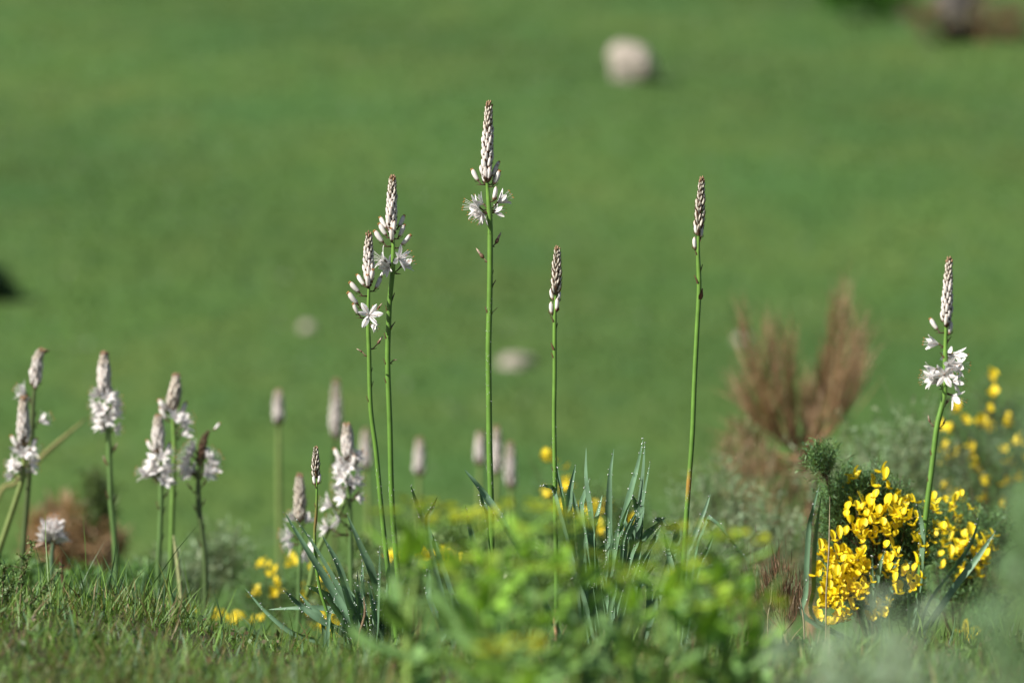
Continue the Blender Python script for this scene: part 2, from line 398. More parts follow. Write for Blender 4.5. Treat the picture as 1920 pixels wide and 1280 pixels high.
# ------------------------------------------------------------------ turf
def turf():
    def patch(n, x0, x1, y0, y1, L0, L1, W, bend, cols, wts, lean=0.35, dens=None):
        x = rng.uniform(x0, x1, n); y = rng.uniform(y0, y1, n)
        if dens is not None:
            k = dens(x, y) > rng.random(n); x, y = x[k], y[k]; n = len(x)
        clump = 0.5 + 0.5 * np.sin(x * 9 + 3 * np.sin(y * 5)) * np.sin(y * 8 + 2 * np.sin(x * 6))
        P = np.stack([x, y, tz(x, y) - 0.008], 1)
        D = rng.normal(size=(n, 3)) * lean * [1, 1, .2] + [0.05, 0, 1]
        L = (L0 + (L1 - L0) * rng.random(n) ** 1.5) * np.where((x > -.65) & (y > 6.6), .72, 1.0) * (0.45 + 0.85 * clump)
        V, F, k = blades(P, D, L, W * (0.6 + 0.8 * rng.random(n)), bend * (0.2 + rng.random(n)), 3)
        ci = rng.choice(len(cols), n, p=wts); c = np.array(cols)[ci] * (0.7 + 0.6 * rng.random((n, 1)))
        return V, F, np.repeat(c, k, axis=0)
    green = (0.105, 0.20, 0.036); bright = (.15, .265, .055); olive = (0.13, 0.165, 0.042); straw = (0.26, 0.205, 0.10); brown = (0.12, 0.075, 0.035); blue = (0.09, 0.17, 0.075); moss = (0.08, 0.14, 0.028)
    parts = [
        patch(60000, -2.3, 2.3, 5.0, 8.7, .02, .075, .0030, .35, [green, olive, straw, brown, moss], [.42, .26, .08, .07, .17], .45),
        patch(15000, -2.3, 2.3, 5.2, 8.7, .05, .12, .0034, .4, [bright, olive, straw, blue], [.50, .2, .07, .23], .3),
        patch(22000, -2.6, 2.6, 8.5, 11.5, .04, .10, .004, .4, [green, olive, blue, straw], [.45, .2, .25, .1], .35),
        patch(1500, -2.4, -.5, 7.4, 10.2, .10, .20, .0032, .45, [bright, blue, straw], [.5, .46, .04], .25),
        patch(16000, -3.2, 3.2, 11.5, 17, .08, .22, .007, .4, [green, olive, straw], [.5, .35, .15], .35),
    ]
    Vs, Fs, cs, off = [], [], [], 0
    for V, F, c in parts:
        Vs.append(V); Fs += [f + off for f in F]; cs.append(c); off += len(V)
    me = bigmesh('turf_grass', np.vstack(Vs), Fs, MAT['grass'], np.vstack(cs))
    ob('turf_grass', me, label='short mixed green and straw coloured grass on the crest', kind='stuff', cat='grass')
    # tiny broad leaved herbs and moss woven through the turf
    n = 26000
    x = rng.uniform(-2.3, 2.3, n); y = rng.uniform(5.0, 9.0, n)
    k = (np.sin(x * 5 + 1) * np.sin(y * 4 + x * 2) + rng.normal(0, .5, n)) > 0.1; x, y = x[k], y[k]; n = len(x)
    P = np.stack([x, y, tz(x, y) + rng.uniform(0, .03, n)], 1); D = rng.normal(size=(n, 3)) * [1, 1, .4] + [0, 0, .5]
    V, F = diamonds(P, D, .008 + .014 * rng.random(n), .005 + .007 * rng.random(n))
    c = np.array([(0.07, .13, .03), (.10, .15, .045), (.05, .09, .03), (.12, .09, .045)])[rng.choice(4, n, p=[.4, .25, .25, .1])] * (.7 + .6 * rng.random((n, 1)))
    ob('ground_herbs', bigmesh('ground_herbs', V, F, MAT['foliage'], np.repeat(c, 4, axis=0)), label='tiny leafy herbs and moss woven through the turf', kind='stuff', cat='herbs')
turf()

# ------------------------------------------------------------------ asphodels
WHITE, CREAM = (0.84, 0.81, 0.77), (0.80, 0.75, 0.65)
def bud_mesh(name, tint, brown, bractlen, fat=0.165, op=False):
    """unit long bud along +z with its dark keel and a brown bract on the outer (+x) side"""
    mb = MB(); S = 8; prof = [(0, .05), (.08, .11), (.25, fat * .9), (.5, fat), (.78, fat * .88), (.93, fat * .5), (1, .02)] if not op else [(0, .06), (.06, .11), (.2, .15), (.45, .175), (.75, .18), (.92, .13), (1, .05)]
    V, c = [], []
    for z, r in prof:
        for k in range(S):
            a = 2 * math.pi * k / S; V.append((r * math.cos(a) + .05 * math.sin(z * 3), r * math.sin(a), z))
            w = np.array(tint, float)
            if k == 0: w = w * .6 + np.array(brown) * .4
            if z < .1: w = np.array(brown) * 1.2
            if z > .9: w = w * .55 + np.array((.42, .24, .14)) * .45
            c.append(tuple(w))
    F = [(j * S + k, j * S + (k + 1) % S, (j + 1) * S + (k + 1) % S, (j + 1) * S + k) for j in range(len(prof) - 1) for k in range(S)] + [tuple((len(prof) - 1) * S + k for k in range(S))]
    mb.add(V, F, 0, c)
    if op:                                          # orange anthers just showing at the mouth
        for k in range(5): mb.ball((.05 + .08 * math.cos(k * 1.26), .08 * math.sin(k * 1.26), 1.0 + .03 * (k % 2)), .045, 0, (.48, .23, .07), 5, 2, 1.4)
    bl = bractlen
    bv = [(.06, -.02, -.12), (.06, .02, -.12), (.20, -.14, bl * .3), (.25, 0, bl * .3), (.20, .14, bl * .3), (.24, -.05, bl * .7), (.27, 0, bl * .7), (.24, .05, bl * .7), (.25, 0, bl)]
    mb.add(bv, [(0, 1, 3, 2), (1, 4, 3), (2, 3, 6, 5), (3, 4, 7, 6), (5, 6, 8), (6, 7, 8)], 1, (.085, .045, .025))
    return mb.build(name, [MAT['white'], MAT['bract']])
BUD = [bud_mesh('bud', WHITE, (.30, .16, .10), .35), bud_mesh('bud_cream', CREAM, (.22, .12, .07), .75, .17),
       bud_mesh('bud_tip', (.40, .25, .15), (.14, .07, .04), 1.05, .22), bud_mesh('bud_dark', (.74, .70, .60), (.05, .03, .02), 1.0, .15), bud_mesh('bud_opening', WHITE, (.30, .17, .11), .22, op=True), bud_mesh('bud_painted_shade', (.12, .075, .05), (.05, .03, .02), 1.0, .17)]  # last bud: the hooked spike's shade is painted into its dark colours

def tepal_mesh():
    V, c = [], []
    for z, hw, cx in [(0, .035, 0), (.2, .085, .02), (.45, .125, .07), (.7, .125, .15), (.9, .07, .24), (1, .012, .31)]:
        for s in (-1, -.16, 0, .16, 1):
            V.append((cx - .035 * (1 - abs(s)), s * hw * 1.5, z * .98)); c.append((.55, .33, .26) if s == 0 else (.86, .84, .83))
    F = [(j * 5 + k, j * 5 + k + 1, j * 5 + k + 6, j * 5 + k + 5) for j in range(5) for k in range(4)]
    return mesh('tepal', V, F, MAT['white'], c)
TEPAL = tepal_mesh()
def stamen_mesh():
    mb = MB()
    for k in range(6):
        a = k * math.pi / 3 + .4; o = np.array([math.cos(a), math.sin(a), 0])
        P = np.array([o * .05, o * .22 + [0, 0, .5], o * .42 + [0, 0, .98]])
        mb.tube(P, np.array([.014, .012, .01]), 4, 0, (.8, .78, .76)); mb.ball(P[-1], .035, 0, (.55, .24, .07), 5, 2, 1.5)
    mb.tube(np.array([[0, 0, 0], [0.03, 0, 1.05]]), np.array([.014, .01]), 4, 0, (.8, .75, .75))
    return mb.build('stamen_cluster', MAT['white'])
STAMEN = stamen_mesh()
NODE_BROWN, DARKBROWN = (.10, .05, .028), (.06, .03, .018)

class Asphodel:
    def __init__(s, label, d, pts, w0, w1, spike, n=60, bud=21, wide=24, kind=0, flowers=(), loose=(), bracts=(), withered=(), group=None, stemcol=(0.085, 0.185, 0.028), dd=0.0, tipw=.55, band=None):
        """pts: photo pixels from tip to base at distance d; spike: (row of lowest, row of tip); sizes in photo pixels"""
        s.d = d; s.px = d / FPX
        s.W = np.array([at(p[0], p[1], d + dd * (1 - i / (len(pts) - 1))) for i, p in enumerate(pts)])
        b = s.W[-1].copy(); g = float(tz(b[0], b[1]))
        if b[2] > g: b = b + (s.W[-1] - s.W[-2]) * ((g - b[2]) / (s.W[-1] - s.W[-2])[2]); s.W = np.vstack([s.W, b])
        base = s.W[-1].copy(); base[2] = min(base[2], float(tz(base[0], base[1])))
        s.base = base; s.t = thing('asphodel', label, 'asphodel', base, group)
        s.P = spline(s.W, 70) - base
        L = np.linspace(0, 1, 70); rad = (w1 + (w0 - w1) * L ** .8) * .5 * s.px
        rows = 640 - (s.P[:, 2] + base[2] - CAMZ) / s.px
        s.rows = rows
        infl = np.clip((rows - spike[0]) / 60, 0, 1); rad = rad * (.62 + .38 * infl) * np.clip((rows - spike[1]) / 40, .12, 1)
        col = [tuple(np.array(stemcol) * (1.0 + .25 * (1 - l)) + np.array([.02, .02, 0]) * (1 - l)) for l in L for _ in range(10)]
        if band:
            for i, rw in enumerate(rows):
                k = max(0, 1 - abs(rw - band[0]) / band[1])
                for q in range(10): col[i * 10 + q] = tuple(np.array(col[i * 10 + q]) * (1 - k) + np.array(band[2]) * k)
        V, F = tube_arrays(s.P, rad, 10)
        s.stem = ob('stem', mesh('stem', V, F, MAT['stem'], col), s.t); s.rad = rad
        s.spike(spike, n, bud, wide, kind, tipw)
        for f in flowers: s.flower(*f)
        for f in loose: s.loose(*f)
        for f in withered: s.withered(*f)
        for f in bracts: s.bract(*f)
    def loc(s, row):
        r = s.rows; i = int(np.argmin(np.abs(r - row))); i = min(max(i, 1), len(s.P) - 2)
        T = unit(s.P[i - 1] - s.P[i + 1])
        # exact interpolation along the nearest piece
        j = i if (r[i] <= row) else i - 1; j = max(min(j, len(r) - 2), 0); f = (row - r[j]) / (r[j + 1] - r[j] + 1e-9); f = min(max(f, -.5), 1.5)
        return s.P[j] + (s.P[j + 1] - s.P[j]) * f, T, s.rad[i]
    def spike(s, sp, n, bud, wide, kind, tipw):
        lo, hi = sp; mb = MB()
        K = [s.loc(lo + (hi - lo) * k / 7)[0] for k in range(8)]; K = np.array(K)
        mb.tube(K, np.linspace(wide * .20, wide * .1, 8) * s.px, 7, 0, (.13, .10, .05))
        core = ob('flower_spike', mb.build('flower_spike', MAT['bract']), s.t)
        ph = rng.uniform(0, 6)
        n = int(n * .86)
        for i in range(n):
            f = i / (n - 1); g = f ** .76            # dense towards the tip
            row = lo + (hi - lo) * g * 0.98
            p, T, _ = s.loc(row)
            sz = bud * (1 - .66 * g ** 1.6) * rng.uniform(.9, 1.1)
            rr = wide * .43 * (0.60 + .12 * math.sin(min(1, g / .8) * math.pi) - .06 * max(0, g - .8) / .2) * s.px
            a = ph + i * 2.39996 + rng.normal(0, .12); o = np.array([math.cos(a), math.sin(a), 0]); o = unit(o - T * o.dot(T))
            tilt = R(rng.uniform(5, 13) + 4 * (1 - g)) if g < .93 else R(rng.uniform(5, 30)) * .5
            if g > .95: rr *= max(.2, (1 - g) / .05 + .1) ** .5
            ax = T * math.cos(tilt) + o * math.sin(tilt)
            me = BUD[kind] if g < .62 else BUD[1 if kind == 0 else kind] if g < .92 else BUD[2 if kind != 5 else 5]
            ob('bud', me, core, M4(frame(ax, o), p + o * rr * .75, (sz * s.px * 1.05, sz * s.px * 1.05, sz * s.px)))
    def dirv(s, az, el):                          # az: 0 = right in the picture, -90 = towards the viewer
        return np.array([math.cos(R(az)) * math.cos(R(el)), math.sin(R(az)) * math.cos(R(el)), math.sin(R(el))])
    def flower(s, row, az, el=15, size=24, spread=48, ped=14):
        p, T, r = s.loc(row); D = s.dirv(az, el); px = s.px
        q = p + D * ped * px + np.array([0, 0, ped * px * .25]); mb = MB()
        mb.tube(np.array([p, p + D * ped * px * .5, q]), np.array([1.4, 1.2, 1.6]) * px, 5, 0, DARKBROWN)
        mb.ball(q, 2.4 * px, 0, (.16, .14, .05), 6, 3)
        e = p + unit(D * [1, 1, .2]) * ped * px * .9 - np.array([0, 0, 3 * px])
        mb.tube(np.array([p, (p + e) / 2, e]), np.array([1.6, 1.4, .3]) * px, 4, 0, DARKBROWN)
        fo = ob('flower', mb.build('flower', MAT['bract']), s.t)
        fr = frame(D, rng.normal(size=3))
        for k in range(6):
            a = k * math.pi / 3 + rng.normal(0, .08); o = fr[:, 0] * math.cos(a) + fr[:, 1] * math.sin(a)
            tl = R(spread * rng.uniform(.75, 1.15)); ax = D * math.cos(tl) + o * math.sin(tl)
            z = size * px * rng.uniform(.9, 1.08)
            ob('tepal', TEPAL, fo, M4(frame(ax, o), q, (z, z * (1.1 if k % 2 else .85), z)))
        ob('stamen_cluster', STAMEN, fo, M4(fr, q, (size * px * 1.0 * (.4 + spread / 90),) * 2 + (size * px * 1.08,)))
    def loose(s, row, az, el=62, size=24, ped=8, kind=None):
        kind = (0 if el > 76 else 4) if kind is None else kind
        p, T, r = s.loc(row); D = s.dirv(az, el); o = s.dirv(az, 0); px = s.px
        q = p + o * (r + ped * px) + np.array([0, 0, ped * px * .5]); mb = MB()
        mb.tube(np.array([p, p + o * (r + ped * px * .6), q]), np.array([1.4, 1.2, 1.5]) * px, 5, 0, DARKBROWN)
        e = p + o * (r + ped * 1.3 * px); mb.tube(np.array([p + o * r * .5, e]), np.array([1.7, .3]) * px, 4, 0, DARKBROWN)
        fo = ob('pedicel', mb.build('pedicel', MAT['bract']), s.t)
        ob('bud', BUD[kind], fo, M4(frame(D, o), q, (size * px * 1.0,) * 3))
    def withered(s, row, az, el=45, size=18, ped=16):
        p, T, r = s.loc(row); D = s.dirv(az, el); o = s.dirv(az, 15); px = s.px; mb = MB()
        q = p + o * ped * px + np.array([0, 0, ped * .35 * px])
        mb.tube(np.array([p, p + o * ped * .5 * px, q]), np.array([1.5, 1.0, 1.2]) * px, 5, 0, (.12, .075, .04))
        mb.ball(q + D * size * .2 * px, size * .17 * px, 0, (.16, .085, .05), 6, 3, 1.5, frame(D, o))
        mb.tube(np.array([q + D * size * .3 * px, q + D * size * .7 * px, q + D * size * px]), np.array([size * .12, size * .09, .3]) * px, 5, 0, (.42, .31, .24))
        mb.tube(np.array([p + o * r * .5, p + o * ped * .9 * px - [0, 0, 2 * px]]), np.array([1.6, .3]) * px, 4, 0, DARKBROWN)
        ob('withered_flower', mb.build('withered_flower', MAT['bract']), s.t)
    def bract(s, row, az, size=10, out=.35):
        p, T, r = s.loc(row); o = s.dirv(az, 0); y = np.cross(T, o); px = s.px; h = size * px
        q = p + o * r * .92; V = []
        for z, hw, ot in [(-.35, .30, .05), (0, .42, .12), (.35, .26, .10 + out * .4), (.8, .04, out)]:
            for k in (-1, 0, 1): V.append(q + T * h * z + y * h * hw * k + o * h * (ot - .10 * abs(k)))
        F = [(j * 3 + k, j * 3 + k + 1, j * 3 + k + 4, j * 3 + k + 3) for j in range(3) for k in range(2)]
        ob('bract', mesh('bract', V, F, MAT['bract'], [NODE_BROWN] * 12), s.stem)
    def leaves(s, L, basepx, spread=14, width=13, dew=True):
        """sword leaves: each a list of photo pixels from tip down; they run into the crown at the plant's foot"""
        px = s.px; drops = []
        for i, pts in enumerate(L):
            wd = width
            if isinstance(pts[-1], (int, float)): wd = pts[-1]; pts = pts[:-1]
            dt = rng.uniform(-.10, .05); n = len(pts)
            Q = [at(p[0], p[1], s.d + dt * (1 - k / n) + rng.normal(0, .006)) for k, p in enumerate(pts)]
            q0, q1 = pts[-2], pts[-1]; ex = q1[0] + (q1[0] - q0[0]) / max(q1[1] - q0[1], 8) * max(1150 - q1[1], 0)
            bx = .45 * (basepx[0] + rng.uniform(-spread, spread)) + .55 * min(max(ex, basepx[0] - 120), basepx[0] + 120); b = gbase(bx, s.d + rng.uniform(-.03, .03)); b[2] -= .01
            if Q[-1][2] > b[2] + .02: Q.append(b)
            P = spline(Q, 26) - s.base; n = len(P)
            T = np.gradient(P, axis=0); roll = rng.uniform(-1.0, .75); tw = rng.uniform(-.6, .6)
            V = []
            for k in range(n):
                t = k / (n - 1); tt = unit(T[k]); side = unit(np.cross(tt, [0, 1, 0.0])); nor = np.cross(side, tt)
                ang = roll + tw * t; sd = side * math.cos(ang) + nor * math.sin(ang); nn = np.cross(sd, tt)
                hw = wd * .56 * px * min(1, .05 + (t / .45) ** .75) * (1 - .15 * t)
                for q, dp in ((-1, 0), (-.5, .28), (0, .42), (.5, .28), (1, 0)): V.append(P[k] + sd * hw * q + nn * hw * dp)
                if dew and t < .75 and rng.random() < .5:
                    for _ in range(rng.integers(1, 3)):
                        e = rng.choice([-1, -1, 1, rng.uniform(-1, 1)]); drops.append((P[k] + sd * hw * e * 1.02 + nn * hw * .42 * (1 - abs(e)) + rng.normal(size=3) * .0012, rng.uniform(.0010, .0027)))
            F = [(k * 5 + q, k * 5 + q + 1, k * 5 + q + 6, k * 5 + q + 5) for k in range(n - 1) for q in range(4)]
            ob('leaf', mesh('leaf', V, F, MAT['leaf']), s.t)
        if drops: s.dew(drops)
    def dew(s, drops):
        mb = MB()
        for p, r in drops: mb.ball(p, r, 0, (1, 1, 1), 7, 4)
        ob('dew', mb.build('dew', MAT['dew']), s.t, kind='stuff')
    def stemdew(s, r0, r1, n):
        D = []
        for _ in range(n):
            p, T, r = s.loc(rng.uniform(r0, r1)); a = rng.uniform(-200, 20); o = s.dirv(a, 0)
            D.append((p + o * r, rng.uniform(.0007, .0015)))
        s.dew(D)

A = Asphodel
G1 = 'sharp asphodels on the crest'
a1 = A('asphodel with open star flower, leaning stem beside a taller twin', 7.48, [(692, 437), (691, 480), (692, 520), (691, 560), (690, 600), (692, 660), (695, 764), (705, 844), (714, 942), (726, 1055), (738, 1150)], 10, 7, (536, 437), 62, 21, 22, 0,
       flowers=[(597, -75, 15, 26, 62, 10), (606, -10, -35, 17, 20, 6)], loose=[(538, 160, 55, 25, 6), (546, 20, 65, 25, 10), (555, 185, 48, 26, 14), (578, 190, 52, 28, 16), (596, 200, 62, 22, 14), (530, -60, 70, 24, 4), (540, -100, 75, 24, 3)],
       withered=[(655, 20, 55, 18, 18), (668, 172, 30, 12, 14), (590, 15, 50, 13, 20)], bracts=[(722, 10), (750, 185), (612, 30), (610, 160, 12, .6), (695, 20, 8)], group=None)
a1.stemdew(840, 1100, 50)
a2 = A('tall asphodel with shaded stem and three open flowers, beside a shorter twin', 7.52, [(736, 331), (735, 370), (734, 410), (737, 450), (737, 480), (736, 510), (731, 560), (729, 600), (727, 680), (731, 797), (735, 942), (747, 1088), (752, 1150)], 11, 8, (438, 331), 84, 21, 23, 0,
       flowers=[(498, 185, 20, 27, 50, 16), (490, -35, 10, 27, 55, 12), (512, 10, 25, 26, 28, 18), (503, -130, -10, 22, 35, 10), (500, 120, 10, 24, 40, 10)],
       loose=[(432, 160, 58, 25, 8), (446, 175, 60, 26, 9), (462, 180, 55, 27, 15), (430, 20, 65, 24, 10), (448, 10, 68, 25, 8), (465, 5, 50, 25, 12), (440, -70, 78, 25, 3), (455, -100, 74, 25, 5)],
       bracts=[(560, 20, 14), (580, 185, 10), (614, 25, 14, .7), (632, 190), (680, 185, 10), (715, 190, 9)], withered=[(682, 12, 10, 8, 11)])
a2.stemdew(880, 1120, 60)
a3 = A('tallest asphodel, white spike above a ring of open flowers', 7.5, [(917, 191), (915, 240), (914, 290), (912, 325), (914, 350), (917, 390), (919, 430), (919, 500), (918, 570), (916, 660), (917, 760), (918, 850), (921, 950), (922, 1050), (924, 1150)], 12, 9, (342, 191), 96, 22, 24, 0,
       flowers=[(398, 178, 12, 30, 42, 18), (397, 200, -20, 26, 45, 14), (392, 160, 30, 24, 30, 12), (394, 5, 32, 29, 28, 18), (402, 20, 15, 22, 40, 8), (398, -150, -35, 22, 40, 12)],
       loose=[(346, 165, 62, 25, 14), (334, 15, 66, 24, 7), (350, 0, 70, 27, 9), (346, 35, 68, 26, 10), (326, 20, 58, 22, 10), (378, -30, 78, 26, 6), (338, -110, 82, 26, 2), (340, -60, 82, 26, 3)],
       withered=[(463, 25, 62, 24, 12), (492, 160, 52, 24, 14)], bracts=[(535, 20, 13, .6), (583, 190, 11), (586, 10, 12, .9), (512, 25, 8), (420, 190, 6)])
a3.stemdew(560, 960, 70)
a4 = A('slim asphodel with a closed bud spike, rising from the middle leaf tuft', 7.5, [(1045, 464), (1044, 500), (1043, 540), (1041, 570), (1040, 620), (1040, 700), (1039, 780), (1040, 860), (1041, 960), (1043, 1060), (1043, 1150)], 9, 7, (552, 464), 66, 18, 20, 3,
       loose=[(563, 165, 80, 22, 2), (566, 15, 82, 22, 2), (590, 190, 86, 24, 2), (583, -50, 86, 24, 1)], bracts=[(600, 185, 12, .5), (652, 200, 12), (668, 190, 9), (560, 20, 14), (612, 20, 9), (880, 185, 8)])
a4.stemdew(800, 1000, 36)
a5 = A('asphodel with dark brown unopened bud spike on a bare curved stem', 7.46, [(1316, 334), (1314, 370), (1312, 400), (1310, 440), (1309, 480), (1311, 540), (1307, 620), (1302, 720), (1298, 820), (1292, 900), (1287, 970), (1284, 1020), (1276, 1150)], 10, 8, (442, 334), 70, 19, 19, 3,
       loose=[(440, 170, 84, 21, 1), (446, 10, 84, 21, 1), (468, 190, 86, 23, 2)], bracts=[(475, 185, 10), (505, 15, 12, .4), (527, 190, 14, .4), (555, -40, 18, .25), (450, 20, 12)], band=(908, 34, (.34, .17, .03)))
a5.stemdew(880, 1010, 30)
a6 = A('short small asphodel with tiny bud spike among leaf blades, yellow gorse behind', 7.5, [(592, 838), (592, 865), (593, 890), (594, 915), (593, 960), (590, 1000), (592, 1050), (599, 1100), (614, 1150)], 6.5, 5, (895, 838), 46, 14, 17, 3,
       loose=[(909, 180, 84, 21, 1), (907, 5, 84, 21, 1)], bracts=[(912, 185, 9), (948, 190, 7), (905, 20, 10)], band=(975, 50, (.16, .10, .03)))
a6.stemdew(1000, 1120, 16)
a7 = A('asphodel with many drooping white flowers, beside the gorse bush', 7.9, [(1780, 484), (1777, 540), (1775, 580), (1773, 640), (1772, 700), (1770, 745), (1757, 800), (1747, 880), (1737, 960), (1728, 1050), (1720, 1140), (1716, 1190)], 12, 8, (612, 484), 84, 21, 21, 0,
       flowers=[(650, 175, 10, 28, 20, 12), (662, 10, -15, 28, 22, 14), (690, 185, -20, 27, 35, 18), (682, -60, -20, 27, 40, 8), (684, 0, -10, 29, 34, 16), (712, 190, -5, 29, 32, 18), (702, -100, -15, 28, 40, 10), (715, 20, -10, 26, 40, 14), (735, 5, -35, 28, 38, 16), (700, 120, -10, 26, 40, 12), (728, 160, 25, 16, 20, 14), (672, 60, 0, 24, 40, 10)],
       loose=[(624, 165, 58, 25, 12), (628, 10, 82, 26, 3), (612, -80, 84, 26, 1)], withered=[(800, 165, 75, 14, 14), (804, 20, 65, 14, 14), (762, 30, 50, 12, 12)], bracts=[(640, 20, 12, .8), (668, 200, 10, .8), (755, 20, 10), (850, 185, 10), (900, 190, 8)])

# left group, a little behind the sharp plane
GL = dict(group=None, stemcol=(0.07, 0.135, 0.04))
def ring(r0, r1, n, size=26, sp=46, ped=14, front=0.0):
    out = []; size *= .80; ped *= .8; sp *= .9
    for i in range(n):
        out.append((r0 + (r1 - r0) * (i + .5) / n + rng.uniform(-4, 4), (i * 137.5 + rng.uniform(-20, 20)) % 360, rng.uniform(-5, 40), size * rng.uniform(.85, 1.1), sp * rng.uniform(.7, 1.2), ped * rng.uniform(.8, 1.3)))
    return out
b1 = A('asphodel with a bent brown tip and dark stem', 9.0, [(95, 657), (84, 655), (74, 664), (69, 690), (66, 720), (62, 760), (58, 840), (52, 920), (46, 1000), (42, 1060), (38, 1140)], 11, 9, (728, 656), 60, 22, 24, 0, flowers=[(750, 175, 30, 24, 35, 16), (800, 10, 25, 26, 35, 14), (755, 150, 10, 20, 35, 12)], bracts=[(780, 20, 12), (860, 190, 12)], stemcol=(.05, .075, .025))
b2 = A('asphodel on a slanting pale green stem, flowers open below its spike', 8.95, [(44, 745), (44, 790), (45, 840), (43, 890), (32, 930), (12, 990), (-8, 1050), (-30, 1130)], 13, 9, (838, 745), 70, 23, 25, 0, flowers=ring(846, 900, 10, 27, 45, 18), loose=[(842, 170, 60, 25, 8), (848, 10, 65, 25, 8)], stemcol=(.12, .16, .045))
b3 = A('asphodel with full round white flower cluster under a tapering pale spike', 9.0, [(195, 663), (195, 700), (197, 750), (202, 800), (206, 880), (208, 940), (214, 1000), (217, 1060), (218, 1130)], 12, 9, (742, 663), 90, 23, 27, 0, flowers=ring(744, 812, 15, 27, 40, 14), bracts=[(845, 20, 14), (940, 20, 16, .5), (868, 190, 14), (930, 190, 14)], withered=[(850, 15, 70, 16, 10), (872, 170, 70, 14, 8)], **GL)
b4 = A('asphodel with pale spike, slightly shorter of an overlapping pair', 8.95, [(297, 780), (297, 830), (299, 870), (302, 930), (300, 1000), (297, 1060), (295, 1140)], 11, 8, (852, 780), 76, 22, 25, 0, flowers=ring(858, 915, 12, 26, 40, 16) + [(900, 178, 15, 25, 36, 22)], loose=[(850, 165, 60, 24, 8), (856, 15, 66, 24, 8)], bracts=[(960, 20, 14), (1010, 20, 12), (950, 185, 14)], withered=[(935, 20, 60, 14, 8)], **GL)
b5 = A('asphodel with brown tipped spike, taller of an overlapping pair', 9.05, [(331, 704), (328, 735), (324, 770), (325, 800), (327, 840), (325, 900), (323, 960), (321, 1050), (320, 1140)], 11, 9, (772, 704), 76, 23, 25, 1, flowers=[(800, 15, 25, 26, 30, 16), (822, 10, 15, 26, 30, 14), (795, -60, 40, 24, 35, 10), (812, -20, 30, 26, 35, 16), (780, 170, 50, 24, 25, 10)], loose=[(775, 160, 55, 26, 10), (790, 180, 62, 26, 8), (782, 10, 65, 26, 10)], bracts=[(930, 20, 12)], stemcol=(.10, .19, .04))
b6 = A('asphodel with dark shaded hooked spike framed by white flowers', 9.0, [(399, 806), (392, 808), (384, 820), (378, 850), (372, 900), (373, 950), (380, 1010), (385, 1060), (385, 1140)], 11, 9, (872, 808), 44, 15, 17, 5, flowers=[(885, 178, 35, 28, 40, 20), (880, 5, 30, 28, 40, 18), (890, 160, 15, 26, 40, 18), (888, 30, 10, 28, 40, 18), (870, 185, 40, 26, 35, 16), (872, 0, 45, 25, 35, 14), (895, -30, 15, 26, 40, 14), (895, 140, 15, 26, 40, 14), (860, 170, 45, 24, 30, 14), (895, -150, 15, 24, 40, 14)], loose=[(806, 10, 50, 16, 2)], withered=[(925, 165, 50, 16, 14), (915, 20, 60, 16, 10), (960, 170, 70, 12, 8), (950, 20, 70, 12, 8)], bracts=[(1020, 190, 12), (990, 20, 10)], stemcol=(.055, .09, .03))
b7 = A('low stubby asphodel with a rounded white flower head close to the turf', 8.8, [(100, 985), (99, 1010), (97, 1050), (96, 1100), (95, 1140)], 11, 9, (1006, 988), 14, 16, 18, 0, flowers=[(1010 + 5 * (k % 4), k * 52 + 10, 84 - 13 * (k % 4), 30 + 3 * (k % 3), 24, 7) for k in range(11)], withered=[(1020, 175, -20, 30, 8), (1022, 20, -20, 20, 8), (1035, 160, 40, 26, 8)], stemcol=(.06, .11, .06))
m1 = A('asphodel in flower behind the leaf tuft, with a leaning side branch', 8.8, [(651, 797), (652, 840), (652, 880), (654, 920), (656, 960), (657, 1000), (658, 1060), (660, 1140)], 10, 8, (866, 797), 84, 23, 27, 0, flowers=ring(868, 945, 15, 27, 42, 16), loose=[(868, 165, 60, 26, 10), (872, 15, 58, 26, 10), (880, -30, 75, 26, 6)], withered=[(940, 15, 55, 22, 10)], bracts=[(1000, 185, 12)], **GL)
mb = MB(); Q = np.array([at(646, 940, 8.82), at(632, 968, 8.80), at(606, 1010, 8.80), at(590, 1050, 8.80), at(575, 1120, 8.8)]) - m1.base
mb.tube(spline(Q, 16), 4.5 * m1.px, 7, 0, (.12, .19, .05)); ob('side_branch', mb.build('side_branch', MAT['stem']), m1.t)
m1.flower(968, 180, 20, 28, 30, 34); m1.flower(984, 182, 10, 28, 45, 18); m1.flower(1002, 185, 5, 24, 40, 40)
m2 = A('shorter asphodel with pale woolly spike, gorse blossom around its foot', 8.9, [(562, 890), (562, 930), (563, 970), (565, 1010), (562, 1060), (560, 1140)], 9, 7, (978, 890), 84, 20, 26, 1, flowers=[(1010, 178, 10, 28, 35, 14), (1018, 185, -20, 24, 35, 14), (990, 10, 45, 24, 25, 10), (1030, 20, 0, 24, 35, 8), (985, 160, 40, 24, 25, 10), (1035, -40, -20, 22, 35, 6)], **GL)
FAR = [('far blurred asphodel standing apart on a pale bare stem', 12.3, 522, 733, 797, 24, 523), ('far blurred asphodel with long pale spike, above the flowering one', 12.4, 630, 712, 822, 25, 626),
       ('faint far asphodel spike just behind the leaning twin stem', 13.0, 686, 806, 880, 21, 692), ('far blurred asphodel spike standing between two tall stems', 12.8, 787, 822, 892, 22, 784),
       ('far blurred asphodel, dullest of a trio behind the tallest stem', 12.6, 900, 812, 872, 22, 898), ('far blurred asphodel, tallest of a trio behind the tallest stem', 12.2, 931, 800, 888, 22, 928), ('far blurred asphodel, lowest of a trio behind the tallest stem', 12.2, 957, 830, 915, 24, 960)]
